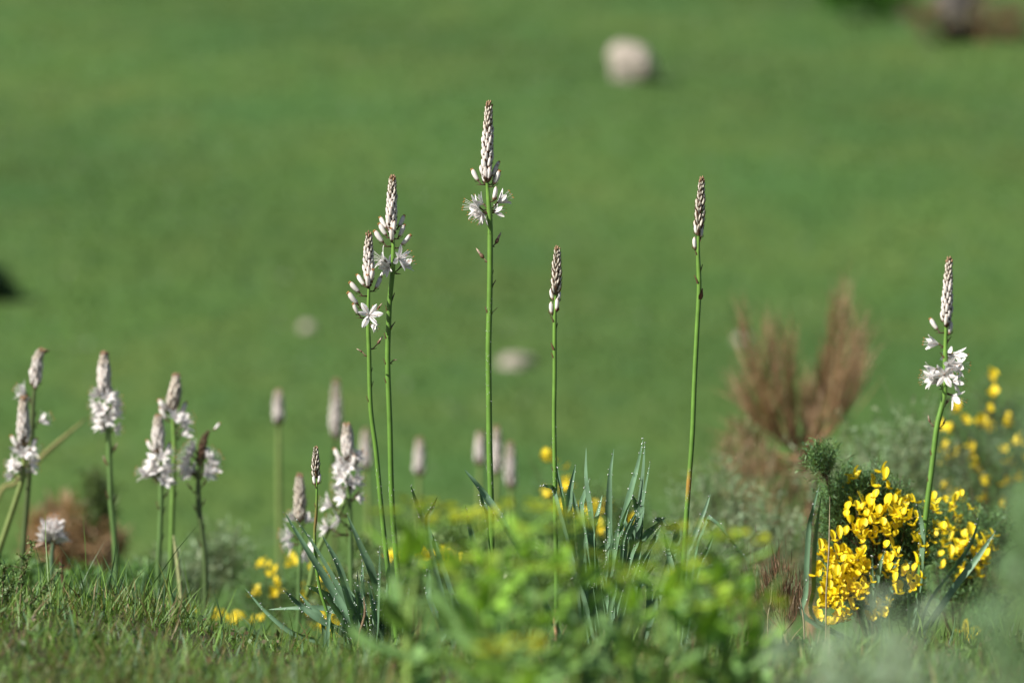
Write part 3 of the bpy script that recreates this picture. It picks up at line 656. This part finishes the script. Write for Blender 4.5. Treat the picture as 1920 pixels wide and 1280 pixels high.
for lab, d, x, top, bot, wd, xb in FAR:
    A(lab, d, [(x, top), (x, (top + bot) / 2), (x + (xb - x) * .2, bot), (xb, bot + 120), (xb + 2, bot + 300)], 12, 9, (bot, top), 62, 19, wd * 1.1, 0, stemcol=(.12, .17, .05))

# sword leaves -------------------------------------------------------------
LA = [[(534, 961), (580, 1036), (627, 1111), (655, 1165), 14], [(549, 964), (595, 1031), (646, 1120), (672, 1175), 11], [(604, 1003), (635, 1060), (656, 1130), (668, 1177), 15],
      [(651, 964), (676, 1022), (698, 1074), (716, 1149), 14], [(459, 1102), (501, 1149), (548, 1186), (600, 1205), 11], [(576, 1097), (600, 1108), (630, 1130), (655, 1170), 20],
      [(501, 1142), (560, 1139), (618, 1141), (650, 1160), (690, 1205), 13], [(534, 1107), (562, 1133), (595, 1158), (646, 1190), 12], [(670, 1069), (671, 1110), (674, 1172), 7], [(679, 1050), (680, 1100), (684, 1172), 9],
      [(712, 1027), (711, 1090), (707, 1186), 13], [(768, 1102), (758, 1145), (749, 1186), 13], [(645, 1085), (664, 1140), (682, 1190), 14], [(726, 1090), (722, 1140), (716, 1190), 10], [(622, 1170), (650, 1180), (690, 1200), 10], [(690, 1085), (700, 1140), (708, 1190), 12], [(736, 1100), (730, 1150), (722, 1190), 10]]
for k in range(16):
    tx = rng.uniform(590, 775); ty = rng.uniform(1060, 1150); LA.append([(tx, ty), (tx + (700 - tx) * .3 + rng.uniform(-6, 6), ty + 35), (tx + (700 - tx) * .5, ty + 75), rng.uniform(8, 14)])
a2.leaves(LA, (705, 1200), 26)
LB0 = [[(873, 948), (880, 985), (890, 1022), (904, 1073), 14], [(898, 912), (905, 940), (916, 985), 10], [(848, 1111), (862, 1150), (880, 1186), 18], [(857, 1153), (838, 1180), (820, 1214), 12],
       [(770, 910), (782, 945), (796, 980), (830, 1060), 11], [(820, 931), (810, 955), (801, 980), (815, 1060), 9], [(801, 1055), (804, 1090), (810, 1135), 12]]
a3.leaves(LB0, (905, 1150), 30)
LB = [[(871, 880), (890, 902), (910, 928), (934, 962), (953, 995), (990, 1060), 15], [(1037, 850), (1045, 885), (1054, 928), (1066, 1014), 15], [(1079, 872), (1070, 915), (1066, 948), (1072, 1014), 14], [(1074, 920), (1083, 970), (1090, 1014), (1093, 1085), 16], [(1099, 839), (1099, 897), (1107, 956), (1113, 1022), 14], [(1105, 897), (1096, 925), (1090, 956), (1100, 1040), 12],
      [(1129, 928), (1120, 965), (1111, 999), (1112, 1050), 12], [(1151, 841), (1144, 890), (1142, 940), (1142, 999), (1146, 1040), 12], [(1206, 821), (1196, 870), (1183, 917), (1166, 980), (1152, 1030), 12], [(1209, 829), (1205, 889), (1195, 975), (1179, 1053), 13], [(1219, 866), (1206, 935), (1195, 1014), (1180, 1060), 10],
      [(1185, 926), (1195, 955), (1198, 1000), 14], [(1248, 969), (1228, 988), (1211, 1003), (1188, 1040), 13], [(1164, 960), (1174, 985), (1186, 1020), (1178, 1080), 11], [(1113, 1042), (1124, 1034), (1140, 1028), (1146, 1060), (1152, 1124), 18], [(1015, 911), (1026, 911), (1038, 917), (1050, 960), 8],
      [(1160, 1081), (1190, 1092), (1218, 1104), 13], [(1226, 975), (1236, 974), (1250, 992), (1269, 1010), 15], [(1239, 985), (1228, 1010), (1215, 1040), 12], [(1060, 1020), (1072, 1060), (1084, 1110), 13], [(1128, 1075), (1132, 1110), (1134, 1140), 11], [(1175, 930), (1170, 965), (1160, 1010), (1158, 1060), 12], [(1208, 950), (1200, 985), (1186, 1030), 12], [(1090, 1040), (1104, 1080), (1112, 1120), 14]]
for k in range(12):
    tx = rng.uniform(1050, 1235); ty = rng.uniform(930, 1060); LB.append([(tx, ty), (tx + (1135 - tx) * .3 + rng.uniform(-8, 8), ty + 45), (tx + (1135 - tx) * .5, ty + 90), rng.uniform(8, 14)])
a4.leaves(LB, (1128, 1190), 34)
a5.leaves([[(1332, 926), (1320, 960), (1297, 1018), (1285, 1060), 10], [(1402, 1050), (1380, 1024), (1362, 1002), (1346, 982), (1331, 971), (1326, 975), (1318, 995), (1304, 1040), 13], [(1340, 1000), (1326, 1030), (1306, 1080), 8], [(1245, 1000), (1254, 1040), (1264, 1090), 11]], (1283, 1150), 12)
a6.leaves([[(560, 1110), (580, 1135), (604, 1160), 8], [(628, 1120), (622, 1140), (616, 1160), 8]], (612, 1150), 6)
LC = [[(1536, 910), (1524, 955), (1516, 1000), (1511, 1107), (1514, 1160), 10], [(1540, 928), (1532, 980), (1527, 1036), (1526, 1100), (1529, 1161), 10], [(1635, 1043), (1635, 1090), (1637, 1143), 9], [(1660, 1027), (1650, 1060), (1644, 1089), (1639, 1143), 10], [(1697, 1014), (1684, 1040), (1676, 1064), (1670, 1110), (1667, 1161), 9],
      [(1719, 942), (1726, 970), (1730, 1000), (1728, 1050), (1726, 1089), (1705, 1208), 15], [(1838, 964), (1824, 1010), (1805, 1043), (1769, 1089), (1737, 1140), 14], [(1866, 996), (1830, 1048), (1787, 1104), (1716, 1208), 13], [(1838, 1212), (1780, 1237), (1716, 1269), 12], [(1708, 1060), (1704, 1120), (1702, 1190), 11]]
a7.leaves(LC, (1700, 1190), 46)

# ------------------------------------------------------------------ gorse
def gorse_flower():
    mb = MB(); y1, y2 = (.93, .74, .018), (.88, .60, .012)
    V, c = [], []                                   # the upright banner petal, cupped
    for j, (z, hw, x) in enumerate([(0, .08, 0), (.25, .30, -.04), (.55, .44, -.10), (.8, .40, -.20), (1.0, .18, -.34)]):
        for k in (-1, -.5, 0, .5, 1): V.append((x + .22 * abs(k) ** 1.6 * (1 - z * .3), hw * k, z)); c.append(y1 if abs(k) > .2 else y2)
    mb.add(V, [(j * 5 + k, j * 5 + k + 1, j * 5 + k + 6, j * 5 + k + 5) for j in range(4) for k in range(4)], 0, c)
    for s in (-1, 1):                               # wings folded round the keel
        mb.add([(0, .03 * s, .02), (.35, .17 * s, .12), (.75, .16 * s, .2), (.92, .05 * s, .16), (.72, .08 * s, -.04), (.32, .09 * s, -.06)], [(0, 1, 2, 3, 4, 5)], 0, y1)
    mb.add([(0, 0, .05), (.4, .07, .02), (.8, .03, .05), (.4, -.07, .02), (.45, 0, -.14)], [(0, 1, 2, 3), (0, 4, 1), (1, 4, 2), (2, 4, 3), (3, 4, 0)], 0, y2)
    mb.ball((-.08, 0, .02), .13, 0, (.22, .16, .02), 6, 3, 1.0)   # calyx
    return mb.build('blossom', MAT['yellow'])
BLOSSOM = gorse_flower()
GORSE = [(0.11, 0.21, 0.06), (0.13, 0.24, 0.075), (0.11, 0.22, 0.095)]
def gorse(label, d, basepx, blobs, n, flowers, fl=.0195, cols=GORSE, per=14, L=.013, W=.0022, sl=.05, nb=None, name='gorse_bush', cat='gorse'):
    t = shrub(name, label, cat, gbase(basepx, d), blobs, n, per, L, W, cols, (.06, .04, .022), sl=sl, nbranch=nb, upw=.5)
    base = np.array(t.location)
    for (px, py, dd, s) in flowers:
        p = at(px, py, d + dd) - base
        D = np.array([rng.uniform(-1, 1), rng.uniform(-1.2, .3), rng.uniform(-.35, .5)]); z = fl * s * rng.uniform(.8, 1.2)
        ob('blossom', BLOSSOM, t, M4(frame(np.cross(unit(D), [rng.normal() * .3, rng.normal() * .3, 0]) + [0, 0, 1], D), p, (z * rng.uniform(.85, 1.15), z * rng.uniform(.65, 1.1), z * rng.uniform(.75, 1.15))))
    return t
def fl_rand(n, cx, cy, rx, ry, d0=-.1, d1=.1):
    o = []
    for _ in range(n):
        a = rng.uniform(0, 6.283); r = math.sqrt(rng.random()); o.append((cx + rx * r * math.cos(a), cy + ry * r * math.sin(a), rng.uniform(d0, d1), rng.uniform(.85, 1.15)))
    return o
d = 8.05
fl = [(1604, 890, -.05, 1.3), (1608, 897, -.06, 1.1), (1594, 905, -.05, 1), (1582, 922, -.04, .9), (1633, 910, -.06, 1.2), (1655, 885, -.05, 1.3), (1660, 898, -.06, 1.3), (1662, 914, -.06, 1.2), (1690, 940, -.03, 1)]
fl += fl_rand(9, 1610, 955, 30, 14, -.14, -.08) + fl_rand(9, 1622, 1000, 26, 18, -.16, -.1) + fl_rand(22, 1560, 1040, 30, 16, -.16, -.08) + fl_rand(40, 1576, 1075, 48, 26, -.22, -.1) + fl_rand(26, 1605, 1070, 30, 34, -.22, -.12)
fl += fl_rand(42, 1580, 1120, 52, 26, -.24, -.1) + fl_rand(24, 1555, 1150, 34, 20, -.2, -.06) + fl_rand(24, 1690, 960, 30, 30, -.14, -.02) + fl_rand(22, 1690, 1070, 40, 40, -.22, -.1) + fl_rand(12, 1665, 985, 30, 26, -.14, -.1) + fl_rand(10, 1740, 1000, 30, 60, -.08, 0) + fl_rand(12, 1640, 1150, 40, 20, -.2, -.1) + fl_rand(46, 1650, 1030, 95, 110, -.24, -.08) + fl_rand(20, 1640, 985, 40, 30, -.18, -.1)
gorse('gorse bush thick with bright yellow blossom, one green sprig rising above it', d, 1640, [blob(1600, 950, d, 52, 58), blob(1575, 1010, d, 40, 60), blob(1650, 960, d, 55, 60), blob(1690, 1030, d, 66, 80), blob(1600, 1090, d, 66, 60), blob(1660, 1130, d, 70, 60), blob(1545, 880, d - .08, 22, 24), blob(1542, 878, d - .08, 20, 22), blob(1578, 965, d - .06, 36, 46)], 2300, fl)
d = 8.5
gorse('thin gorse sprawl spreading right of the bushy gorse, blossom scattered along it', d, 1800, [blob(1800, 1040, d, 60, 80), blob(1850, 1020, d, 40, 60), blob(1780, 1110, d, 60, 70), blob(1840, 1180, d, 50, 80), blob(1760, 1000, d, 40, 60)], 900,
      fl_rand(50, 1785, 985, 50, 66, -.2, 0) + fl_rand(22, 1850, 1030, 22, 30, -.2, 0) + fl_rand(10, 1822, 1190, 14, 24, -.15, 0) + fl_rand(10, 1840, 1245, 14, 18, -.3, -.15) + fl_rand(10, 1800, 1060, 40, 40, -.1, 0) + fl_rand(6, 1745, 1230, 14, 24, -.1, 0))
# wiry broom behind, on the right
d = 11.0
wand = [(1862, 708), (1862, 742), (1795, 765), (1812, 792), (1834, 795), (1855, 770), (1858, 810), (1780, 812), (1770, 842), (1790, 848), (1822, 842), (1822, 860), (1850, 800), (1880, 845), (1888, 795), (1905, 830), (1895, 780), (1915, 830), (1910, 900), (1890, 905), (1846, 900), (1780, 915), (1770, 920), (1790, 930), (1880, 950), (1925, 860), (1940, 820), (1935, 780), (1960, 800), (1950, 760), (1895, 870), (1835, 880), (1830, 970), (1800, 980), (1845, 940), (1776, 865), (1762, 800)]
fl = []
for (x, y) in wand: fl += [(x + rng.uniform(-5, 5), y + rng.uniform(-7, 7), rng.uniform(-.1, .1), 1.15) for _ in range(4)]
gorse('tall wiry broom with yellow blossom strung along its wands', d, 1860, [blob(1862, 790, d, 30, 90), blob(1800, 860, d, 50, 80), blob(1890, 860, d, 50, 90), blob(1840, 930, d, 80, 90), blob(1940, 850, d, 50, 110)], 480, fl, fl=.019, cols=[(.06, .10, .045), (.07, .11, .06)], per=8, L=.02, W=.003, sl=.09, name='broom_bush', cat='broom')
d = 10.2
gorse('low gorse clump with yellow blossom at the foot of small asphodels', d, 590, [blob(590, 1130, d, 70, 60), blob(500, 1130, d, 50, 50), blob(640, 1120, d, 40, 70)], 700,
      fl_rand(60, 600, 1120, 36, 62, -.2, .1) + fl_rand(14, 512, 1090, 12, 30, -.2, 0) + fl_rand(6, 490, 1060, 14, 8) + fl_rand(22, 440, 1160, 56, 10, -.3, -.1) + fl_rand(8, 545, 1056, 22, 14) + fl_rand(6, 480, 1112, 12, 10) + fl_rand(24, 624, 1170, 30, 26, -.3, 0) + fl_rand(5, 355, 1145, 30, 8), fl=.0165)
d = 10.6
gorse('gorse clump with yellow blossom behind the middle tuft of leaves', d, 1110, [blob(1110, 960, d, 80, 60), blob(1040, 950, d, 34, 60), blob(1180, 980, d, 60, 50), blob(1110, 1040, d, 110, 60)], 560,
      fl_rand(7, 1028, 858, 10, 12) + fl_rand(9, 1062, 900, 13, 24) + fl_rand(6, 1026, 928, 9, 9) + fl_rand(34, 1110, 975, 34, 40) + fl_rand(8, 1180, 985, 22, 18) + fl_rand(8, 1055, 960, 14, 16) + fl_rand(10, 1130, 950, 20, 14), fl=.021)
d = 9.6
gorse('small gorse clump with yellow blossom hidden behind the spurge, left end', d, 780, [blob(780, 1090, d, 90, 40)], 300, fl_rand(26, 790, 1048, 80, 12), fl=.02)

# ------------------------------------------------------------------ dry shrubs
def dryshrub(name, label, d, basepx, tops, ntw, tl, col, cat='dry shrub', trunkpts=None, brad=.009, tw=.004, spread=.25):
    b = gbase(basepx, d); t = thing(name, label, cat, b)
    hub = b + [0, 0, .05]
    if trunkpts:
        T = np.array([at(x, y, d) for x, y in trunkpts]); P = spline(np.vstack([T, b - [0, 0, .03]]), 14); hub = T[0]
        mb = MB(); mb.tube(P - b, np.linspace(brad * .8, brad * 1.3, 14), 7, 0, col[0]); ob('trunk', mb.build('trunk', MAT['bark']), t)
    Ps, Ds, Ls, Cs = [], [], [], []
    for (x, y, dd) in tops:
        e = at(x, y, d + dd); st = hub if not trunkpts else P[rng.integers(0, 5)]
        m = st + (e - st) * .45 + np.array([(e - st)[0] * .25, rng.normal() * .03, 0])
        B = spline([st, m, e], 16); mb = MB(); mb.tube(B - b, np.linspace(brad * .6, brad * .1, 16), 5, 0, col[0])
        ob('branch', mb.build('branch', MAT['bark']), t)
        k = ntw // len(tops); i = rng.integers(6, 16, k); tang = np.gradient(B, axis=0)[i]; tang /= np.linalg.norm(tang, axis=1, keepdims=True)
        Ps.append(B[i] + rng.normal(size=(k, 3)) * .012); Ds.append(tang + [0, 0, .35] + rng.normal(size=(k, 3)) * spread); Ls.append(tl * rng.uniform(.4, 1.1, k) * (1.1 - .5 * i / 16))
        Cs.append(np.array(col)[rng.integers(0, len(col), k)] * (.7 + .6 * rng.random((k, 1))))
    Pn, Dn, Ln, Cn = map(np.concatenate, (Ps, Ds, Ls, Cs))
    V, F, k = blades(Pn, Dn, Ln, np.full(len(Pn), tw), np.full(len(Pn), .12), 3)
    ob('twig_mass', bigmesh('twig_mass', V - b, F, MAT['foliage'], np.repeat(Cn, k, axis=0)), t, kind='stuff')
    return t
RB = [(0.27, 0.165, 0.085), (0.32, 0.205, 0.11), (0.21, 0.135, 0.07), (0.30, 0.22, 0.125)]
dryshrub('dry_shrub', 'tall dry reddish brown shrub with upright feathery twigs', 12.0, 1522, [(1398, 625, .05), (1428, 675, -.1), (1395, 740, 0), (1448, 640, .1), (1478, 650, -.05), (1565, 600, 0), (1584, 560, .05), (1608, 640, .1), (1616, 670, -.1), (1548, 690, 0), (1510, 750, .1), (1440, 780, -.1), (1412, 830, 0), (1480, 800, 0), (1530, 770, 0), (1575, 720, -.1), (1400, 880, .05), (1450, 880, -.05), (1490, 900, .05)], 1900, .24, RB, trunkpts=[(1494, 838), (1512, 890), (1520, 950)], brad=.013, tw=.0030, spread=.26)
dryshrub('dry_shrub', 'low brownish tangle left of the dry reddish shrub', 11.5, 1415, [(1370, 830, 0), (1395, 820, .1), (1420, 850, -.1), (1450, 870, 0), (1400, 910, 0), (1370, 930, .1), (1460, 930, 0), (1490, 900, 0), (1520, 920, .1), (1545, 900, 0)], 1500, .14, [(0.28, 0.20, 0.12), (0.17, 0.20, 0.09), (0.24, .17, .10)], spread=.35)
dryshrub('heather_twigs', 'small clump of dead dark red twigs left of the gorse', 7.7, 1470, [(1452, 1045, 0), (1468, 1062, .02), (1440, 1080, -.02), (1480, 1090, 0), (1495, 1105, .03), (1460, 1090, -.04), (1425, 1105, .02)], 420, .07, [(0.16, 0.08, 0.045), (0.10, 0.05, 0.03), (0.22, 0.14, 0.08)], cat='twigs', brad=.0025, tw=.0016, spread=.2)
dryshrub('heather_twigs', 'few thin bare twigs beside the folded dark leaf', 7.6, 1398, [(1408, 1006, 0), (1392, 1030, .02), (1418, 1042, -.02)], 40, .035, [(0.16, 0.09, 0.05), (0.11, 0.06, 0.035)], cat='twigs', brad=.0016, tw=.0012, spread=.3)
d = 14.0
dryshrub('dead_bracken', 'brown heap of dead bracken behind the low flower head', d, 140, [(70, 985, 0), (100, 965, .2), (130, 955, 0), (160, 970, -.2), (195, 990, 0), (215, 1020, .1), (60, 1010, .1), (110, 1000, -.3), (150, 1000, -.3), (185, 1030, -.3)], 4000, .14, [(0.33, 0.21, 0.12), (0.28, 0.18, 0.10), (0.37, 0.26, 0.15)], cat='bracken', brad=.006, tw=.012, spread=.9)
shrub('small_bush', 'dark olive bush just behind the full round flower cluster', 'bush', gbase(186, 13.5), [blob(183, 930, 13.5, 20, 34), blob(186, 968, 13.5, 22, 30)], 80, 8, .035, .012, [(.10, .15, .05), (.11, .165, .055)], (.07, .06, .035), sl=.06)

# low leafy plants behind the crest
LOW = [('low leafy clover mound at the foot of the round clustered asphodel', 10.2, 250, 1110, 70, 36),
       ('low leafy clover mound around the slanting pale stem', 9.9, 30, 1100, 80, 40), ('low leafy clover mound at the foot of the low flower head', 9.8, 150, 1115, 70, 30),
       ('low leafy mound behind the twin stems', 10.0, 700, 1095, 90, 60), ('low leafy mound behind the tallest stem', 9.8, 870, 1065, 110, 70), ('low leafy mound behind the folded leaf', 9.8, 1020, 1090, 110, 60)]
for lab, d, x, y, rx, rz in LOW:
    pale = x > 600
    shrub('leafy_mound', lab, 'herb', gbase(x, d), [blob(x, y, d, rx, rz), blob(x - rx * .6, y + 25, d, rx * .6, rz * .7), blob(x + rx * .6, y + 20, d, rx * .6, rz * .7)], 240, 8, .022, .010, [(.13, .26, .07), (.15, .28, .08), (.11, .23, .08)] if not pale else [(.12, .20, .06), (.14, .22, .07), (.16, .21, .08)], (.06, .07, .03), sl=.05, nbranch=3, brad=.002)
SP = [('fresh green wispy growth, right of the hooked asphodel', 10.9, 415, 1060, 50, 36), ('fresh green wispy growth at the foot of the overlapping pair', 10.4, 330, 1105, 60, 30), ('grey green wispy growth below the dark brown bud spike', 9.7, 1262, 1070, 110, 50), ('grey green wispy growth below the dry reddish shrub', 9.9, 1420, 1030, 100, 70), ('grey green wispy bush behind the gorse, below the dry shrub', 10.6, 1620, 900, 110, 90), ('grey green wispy bush between the gorse and the drooping flowers', 10.4, 1720, 860, 70, 80), ('grey green wispy bush at the left of the dry shrub base', 10.8, 1340, 960, 60, 70)]
for lab, d, x, y, rx, rz in SP:
    shrub('wispy_bush', lab, 'bush', gbase(x, d), [blob(x, y, d, rx, rz), blob(x - rx * .5, y + rz * .8, d, rx * .8, rz * .8), blob(x + rx * .5, y + rz * .8, d, rx * .8, rz * .8)], 170, 9, .026, .005, [(.19, .28, .15), (.17, .26, .13), (.22, .27, .15)], (.15, .15, .09), sl=.1, brad=.003)

# ------------------------------------------------------------------ foreground spurge (out of focus)
def spurge_leaf(c0, c1):
    V, c = [], []
    for z, hw, x in [(0, .03, 0), (.2, .10, .05), (.5, .15, .10), (.8, .10, .11), (1, .01, .08)]:
        for s in (-1, 0, 1): V.append((x + .04 * abs(s), s * hw, z)); c.append(c0 if s else c1)
    return mesh('spurge_leaf', V, [(j * 3 + k, j * 3 + k + 1, j * 3 + k + 4, j * 3 + k + 3) for j in range(4) for k in range(2)], MAT['spurge'], c)
SLEAF = [spurge_leaf((.20, .40, .045), (.27, .47, .07)), spurge_leaf((.175, .33, .10), (.23, .38, .14))]
def spurge_head(ylw):
    mb = MB()
    for r in range(5):
        a = r * 2 * math.pi / 5; o = np.array([math.cos(a), math.sin(a), 0]); q = o * .55 + [0, 0, .55]
        mb.tube(np.array([[0, 0, 0], o * .25 + [0, 0, .3], q]), np.array([.04, .03, .03]), 5, 0, (.14, .24, .05))
        for s in (-1, 1):
            e = unit(o + s * .9 * np.array([-o[1], o[0], 0]) + [0, 0, .35]); y = unit(np.cross(e, [0, 0, 1]))
            V = [q, q + e * .14 + y * .15, q + e * .30 + y * .13, q + e * .38 + [0, 0, .03], q + e * .30 - y * .13, q + e * .14 - y * .15, q + e * .18 - [0, 0, .04]]
            mb.add(V, [(0, 1, 6), (1, 2, 6), (2, 3, 6), (3, 4, 6), (4, 5, 6), (5, 0, 6)], 0, ylw)
        mb.ball(q + [0, 0, .05], .07, 0, (.30, .34, .03), 6, 3)
    return mb.build('flower_head', MAT['spurge'])
SHEAD = [spurge_head((.50, .56, .035)), spurge_head((.30, .45, .045)), spurge_head((.62, .60, .02))]
SPUR = [(752, 1000, 5.1, 1, 'below the leaning twin'), (795, 985, 5.1, 0, 'between twin stems and tallest stem'), (852, 1015, 5.0, 0, 'left of the tallest stem'),
    (895, 1000, 5.1, 0, 'just left of the tallest stem'), (940, 1030, 4.9, 1, 'just right of the tallest stem'), (985, 985, 5.0, 0, 'between the tallest and the slim stem'), (1036, 1000, 5.1, 0, 'in front of the slim stem'), (1075, 1030, 5.1, 1, 'left of the middle leaf tuft'),
    (1180, 1105, 5.0, 1, 'right under the middle leaf tuft'), (1240, 1065, 4.9, 1, 'left of the dark brown bud stem'), (1290, 1020, 5.1, 0, 'in front of the dark brown bud stem'), (1335, 1050, 5.1, 1, 'right of the dark brown bud stem'),
    (1385, 1045, 5.1, 0, 'below the folded dark leaf'), (890, 1100, 4.8, 1, 'low in front of the tallest stem'), (1010, 1110, 4.8, 1, 'low between the tallest and the slim stem'), (1410, 1170, 5.0, 1, 'beside the dead red twigs'), (1310, 1150, 4.9, 1, 'low in front of the dark brown bud stem'), (965, 1258, 4.0, 2, '')]
for i, (x, y, d, hk, where) in enumerate(SPUR):
    top = at(x, y, d); b = gbase(x + rng.uniform(-30, 30), d + rng.uniform(-.05, .05))
    t = thing('spurge', 'blurred spurge plant with a bright yellow flower head low in the foreground' if hk == 2 else 'blurred leafy spurge with %s head, %s' % ('yellowish' if hk == 0 else 'green', where), 'spurge', b, 'spurge plants in front of the asphodels')
    P = spline([top - b, (top - b) * .5 + rng.normal(size=3) * .012 * [1, 1, 0], [0, 0, -.02]], 12)
    mb = MB(); mb.tube(P, np.linspace(.003, .0065, 12), 7, 0, (.20, .30, .075)); ob('stem', mb.build('stem', MAT['spurge']), t)
    hs = rng.uniform(.04, .055)
    ob('flower_head', SHEAD[hk], t, M4(frame(unit(P[0] - P[1]), rng.normal(size=3)), P[0], (hs, hs, hs)))
    nl = 12
    for k in range(nl):
        f = .02 + .72 * k / nl; j = f * 11; q = P[int(j)] + (P[min(int(j) + 1, 11)] - P[int(j)]) * (j - int(j))
        a = k * 2.4 + rng.normal(0, .2); o = np.array([math.cos(a), math.sin(a), 0]); tl = R(rng.uniform(40, 75)); z = rng.uniform(.06, .10) * (.75 + .4 * min(1, k / 5))
        ob('leaf', SLEAF[0 if k < 4 else 1], t, M4(frame(np.array([0, 0, 1]) * math.cos(tl) + o * math.sin(tl), o), q, (z, z, z)))
    mb = MB()
    for k in range(5):
        q = P[rng.integers(0, 5)] + rng.normal(size=3) * .022; mb.ball(q, rng.uniform(.0012, .0022), 0, (1, 1, 1), 7, 4)
    ob('dew', mb.build('dew', MAT['dew']), t, kind='stuff')
    if i % 3 == 0:                                   # a side shoot with its own smaller head
        sd = rng.choice([-1, 1]); e = P[4] + np.array([sd * .05, rng.uniform(-.03, .03), .06]); mb = MB()
        mb.tube(spline([P[5], P[5] * .4 + e * .6 - [0, 0, .015], e], 8), np.linspace(.0025, .0018, 8), 6, 0, (.16, .25, .06)); ob('side_shoot', mb.build('side_shoot', MAT['spurge']), t)
        ob('flower_head', SHEAD[1 if hk else 0], t, M4(frame([sd * .3, 0, 1], [1, 0, 0]), e, (hs * .8,) * 3))

# ------------------------------------------------------------------ very close grey green shrubs, far out of focus, on the right
GG = [(0.33, 0.46, 0.30), (0.29, 0.42, 0.27), (0.37, 0.48, 0.35)]
d = 3.7
shrub('grey_shrub', 'hazy grey green shrub, low and closest to the viewer below the gorse', 'shrub', gbase(1660, d), [blob(1560, 1240, d, 90, 45), blob(1680, 1228, d, 110, 55), blob(1640, 1330, d, 240, 80)], 80, 9, .016, .0045, GG, (.14, .15, .10), sl=.05, brad=.002)
d = 3.4
shrub('grey_shrub', 'hazy grey green shrub, tall and closest to the viewer at right of the gorse', 'shrub', gbase(1960, d), [blob(1970, 850, d, 70, 120), blob(1940, 1040, d, 60, 100), blob(1900, 1245, d, 90, 70), blob(1990, 1050, d, 80, 200), blob(1990, 1300, d, 180, 110)], 120, 9, .017, .0048, [(0.22, 0.36, 0.18), (0.24, 0.38, 0.20), (.19, .32, .16)], (.12, .13, .08), sl=.055, brad=.002)

# ------------------------------------------------------------------ small single things on the left
def sprig(label, d, lines, base):
    b = gbase(base, d); t = thing('heath_sprig', label, 'sprig', b); mb = MB(); Ps, Ds = [], []
    for L in lines:
        P = spline([at(x, y, d + rng.uniform(-.03, .03)) for x, y in L] + [b - [0, 0, .01]], 30)
        mb.tube(P - b, np.linspace(.0010, .0020, 30), 5, 0, (.12, .10, .05))
        for j in range(22):
            for q in range(4): Ps.append(P[j] + rng.normal(size=3) * .002); Ds.append(unit(P[max(j - 1, 0)] - P[j + 1]) + rng.normal(size=3) * .8)
            if j % 5 == 2:
                e = P[j] + unit(unit(P[max(j - 1, 0)] - P[j + 1]) + rng.normal(size=3) * .6) * .022; mb.tube(np.array([P[j], e]) - b, np.array([.0009, .0006]), 4, 0, (.12, .10, .05))
                for q in range(12): Ps.append(P[j] + (e - P[j]) * rng.uniform(.2, 1) + rng.normal(size=3) * .0015); Ds.append(e - P[j] + rng.normal(size=3) * .02)
    ob('stem', mb.build('stem', MAT['bark']), t); Ps = np.array(Ps); Ds = np.array(Ds); n = len(Ps)
    V, F = diamonds(Ps, Ds, np.full(n, .0085) * rng.uniform(.6, 1.2, n), np.full(n, .0042))
    c = np.array([(.11, .19, .05), (.08, .145, .04), (.15, .22, .075)])[rng.integers(0, 3, n)]
    ob('foliage', bigmesh('foliage', V - b, F, MAT['foliage'], np.repeat(c, 4, axis=0)), t, kind='stuff')
sprig('thin leafy heath sprig rising below the bent tip asphodel', 7.15, [[(62, 1020), (52, 1050), (42, 1090), (38, 1130)], [(50, 1045), (40, 1075), (30, 1120)]], 36)
sprig('leafy heath sprig lying out over the turf, below the low flower head', 7.1, [[(108, 1070), (90, 1095), (66, 1122), (46, 1142)]], 30)
sprig('leafy heath sprig at the foot of the slanting pale stem', 7.2, [[(8, 1060), (6, 1090), (4, 1130)], [(-4, 1050), (-6, 1100)], [(24, 1085), (14, 1120)]], 6)

def straw(label, d, pts, w, col, base, name='grass_stalk'):
    b = gbase(base, d); mb = MB(); P = spline([at(x, y, d + dd) for x, y, dd in pts] + [b - [0, 0, .01]], 30)
    mb.tube(P - b, np.concatenate([np.linspace(.25, 1, 8), np.ones(22)]) * w * .5 * d / FPX, 6, 0, col)
    o = ob(name, mb.build(name, MAT['bark']), label=label, cat='grass'); o.location = b
straw('pale yellow dead stalk slanting from the turf towards the round clustered asphodel', 10.2, [(162, 784, .1), (120, 820, .05), (80, 855, 0), (30, 905, 0), (-10, 950, 0)], 9, (.22, .21, .08), -90)
straw('dark brown dry spike standing beside the low flower head', 8.4, [(114, 1045, 0), (115, 1062, 0), (118, 1090, 0), (124, 1130, 0)], 6, (.09, .045, .03), 130)
straw('pale cream grass stalk leaning against the taller of the pair', 8.7, [(325, 1003, 0), (331, 1040, 0), (336, 1080, 0), (340, 1130, 0)], 8, (.30, .32, .15), 342)
straw('straw brown stalk standing in front of the tallest stem', 6.9, [(1040, 1140, 0), (1041, 1170, 0), (1044, 1200, 0)], 7, (.30, .19, .10), 1046)
straw('dry straw stalk leaning before the twin stems', 7.1, [(682, 1118, 0), (684, 1150, 0), (674, 1190, 0)], 4, (.22, .15, .09), 670)
for i, (x, y, x2, y2) in enumerate([(1500, 1120, 1508, 1190), (1556, 930, 1549, 1120), (1448, 1090, 1440, 1160)]):
    straw(['thin pale straw between twigs and gorse', 'thin pale straw in front of the gorse, rising under the green sprig', 'thin pale straw in front of the dead red twigs'][i], 7.5, [(x, y, 0), ((x + x2) / 2 + 2, (y + y2) / 2, 0), (x2, y2, 0)], 3, (.26, .22, .13), x2)
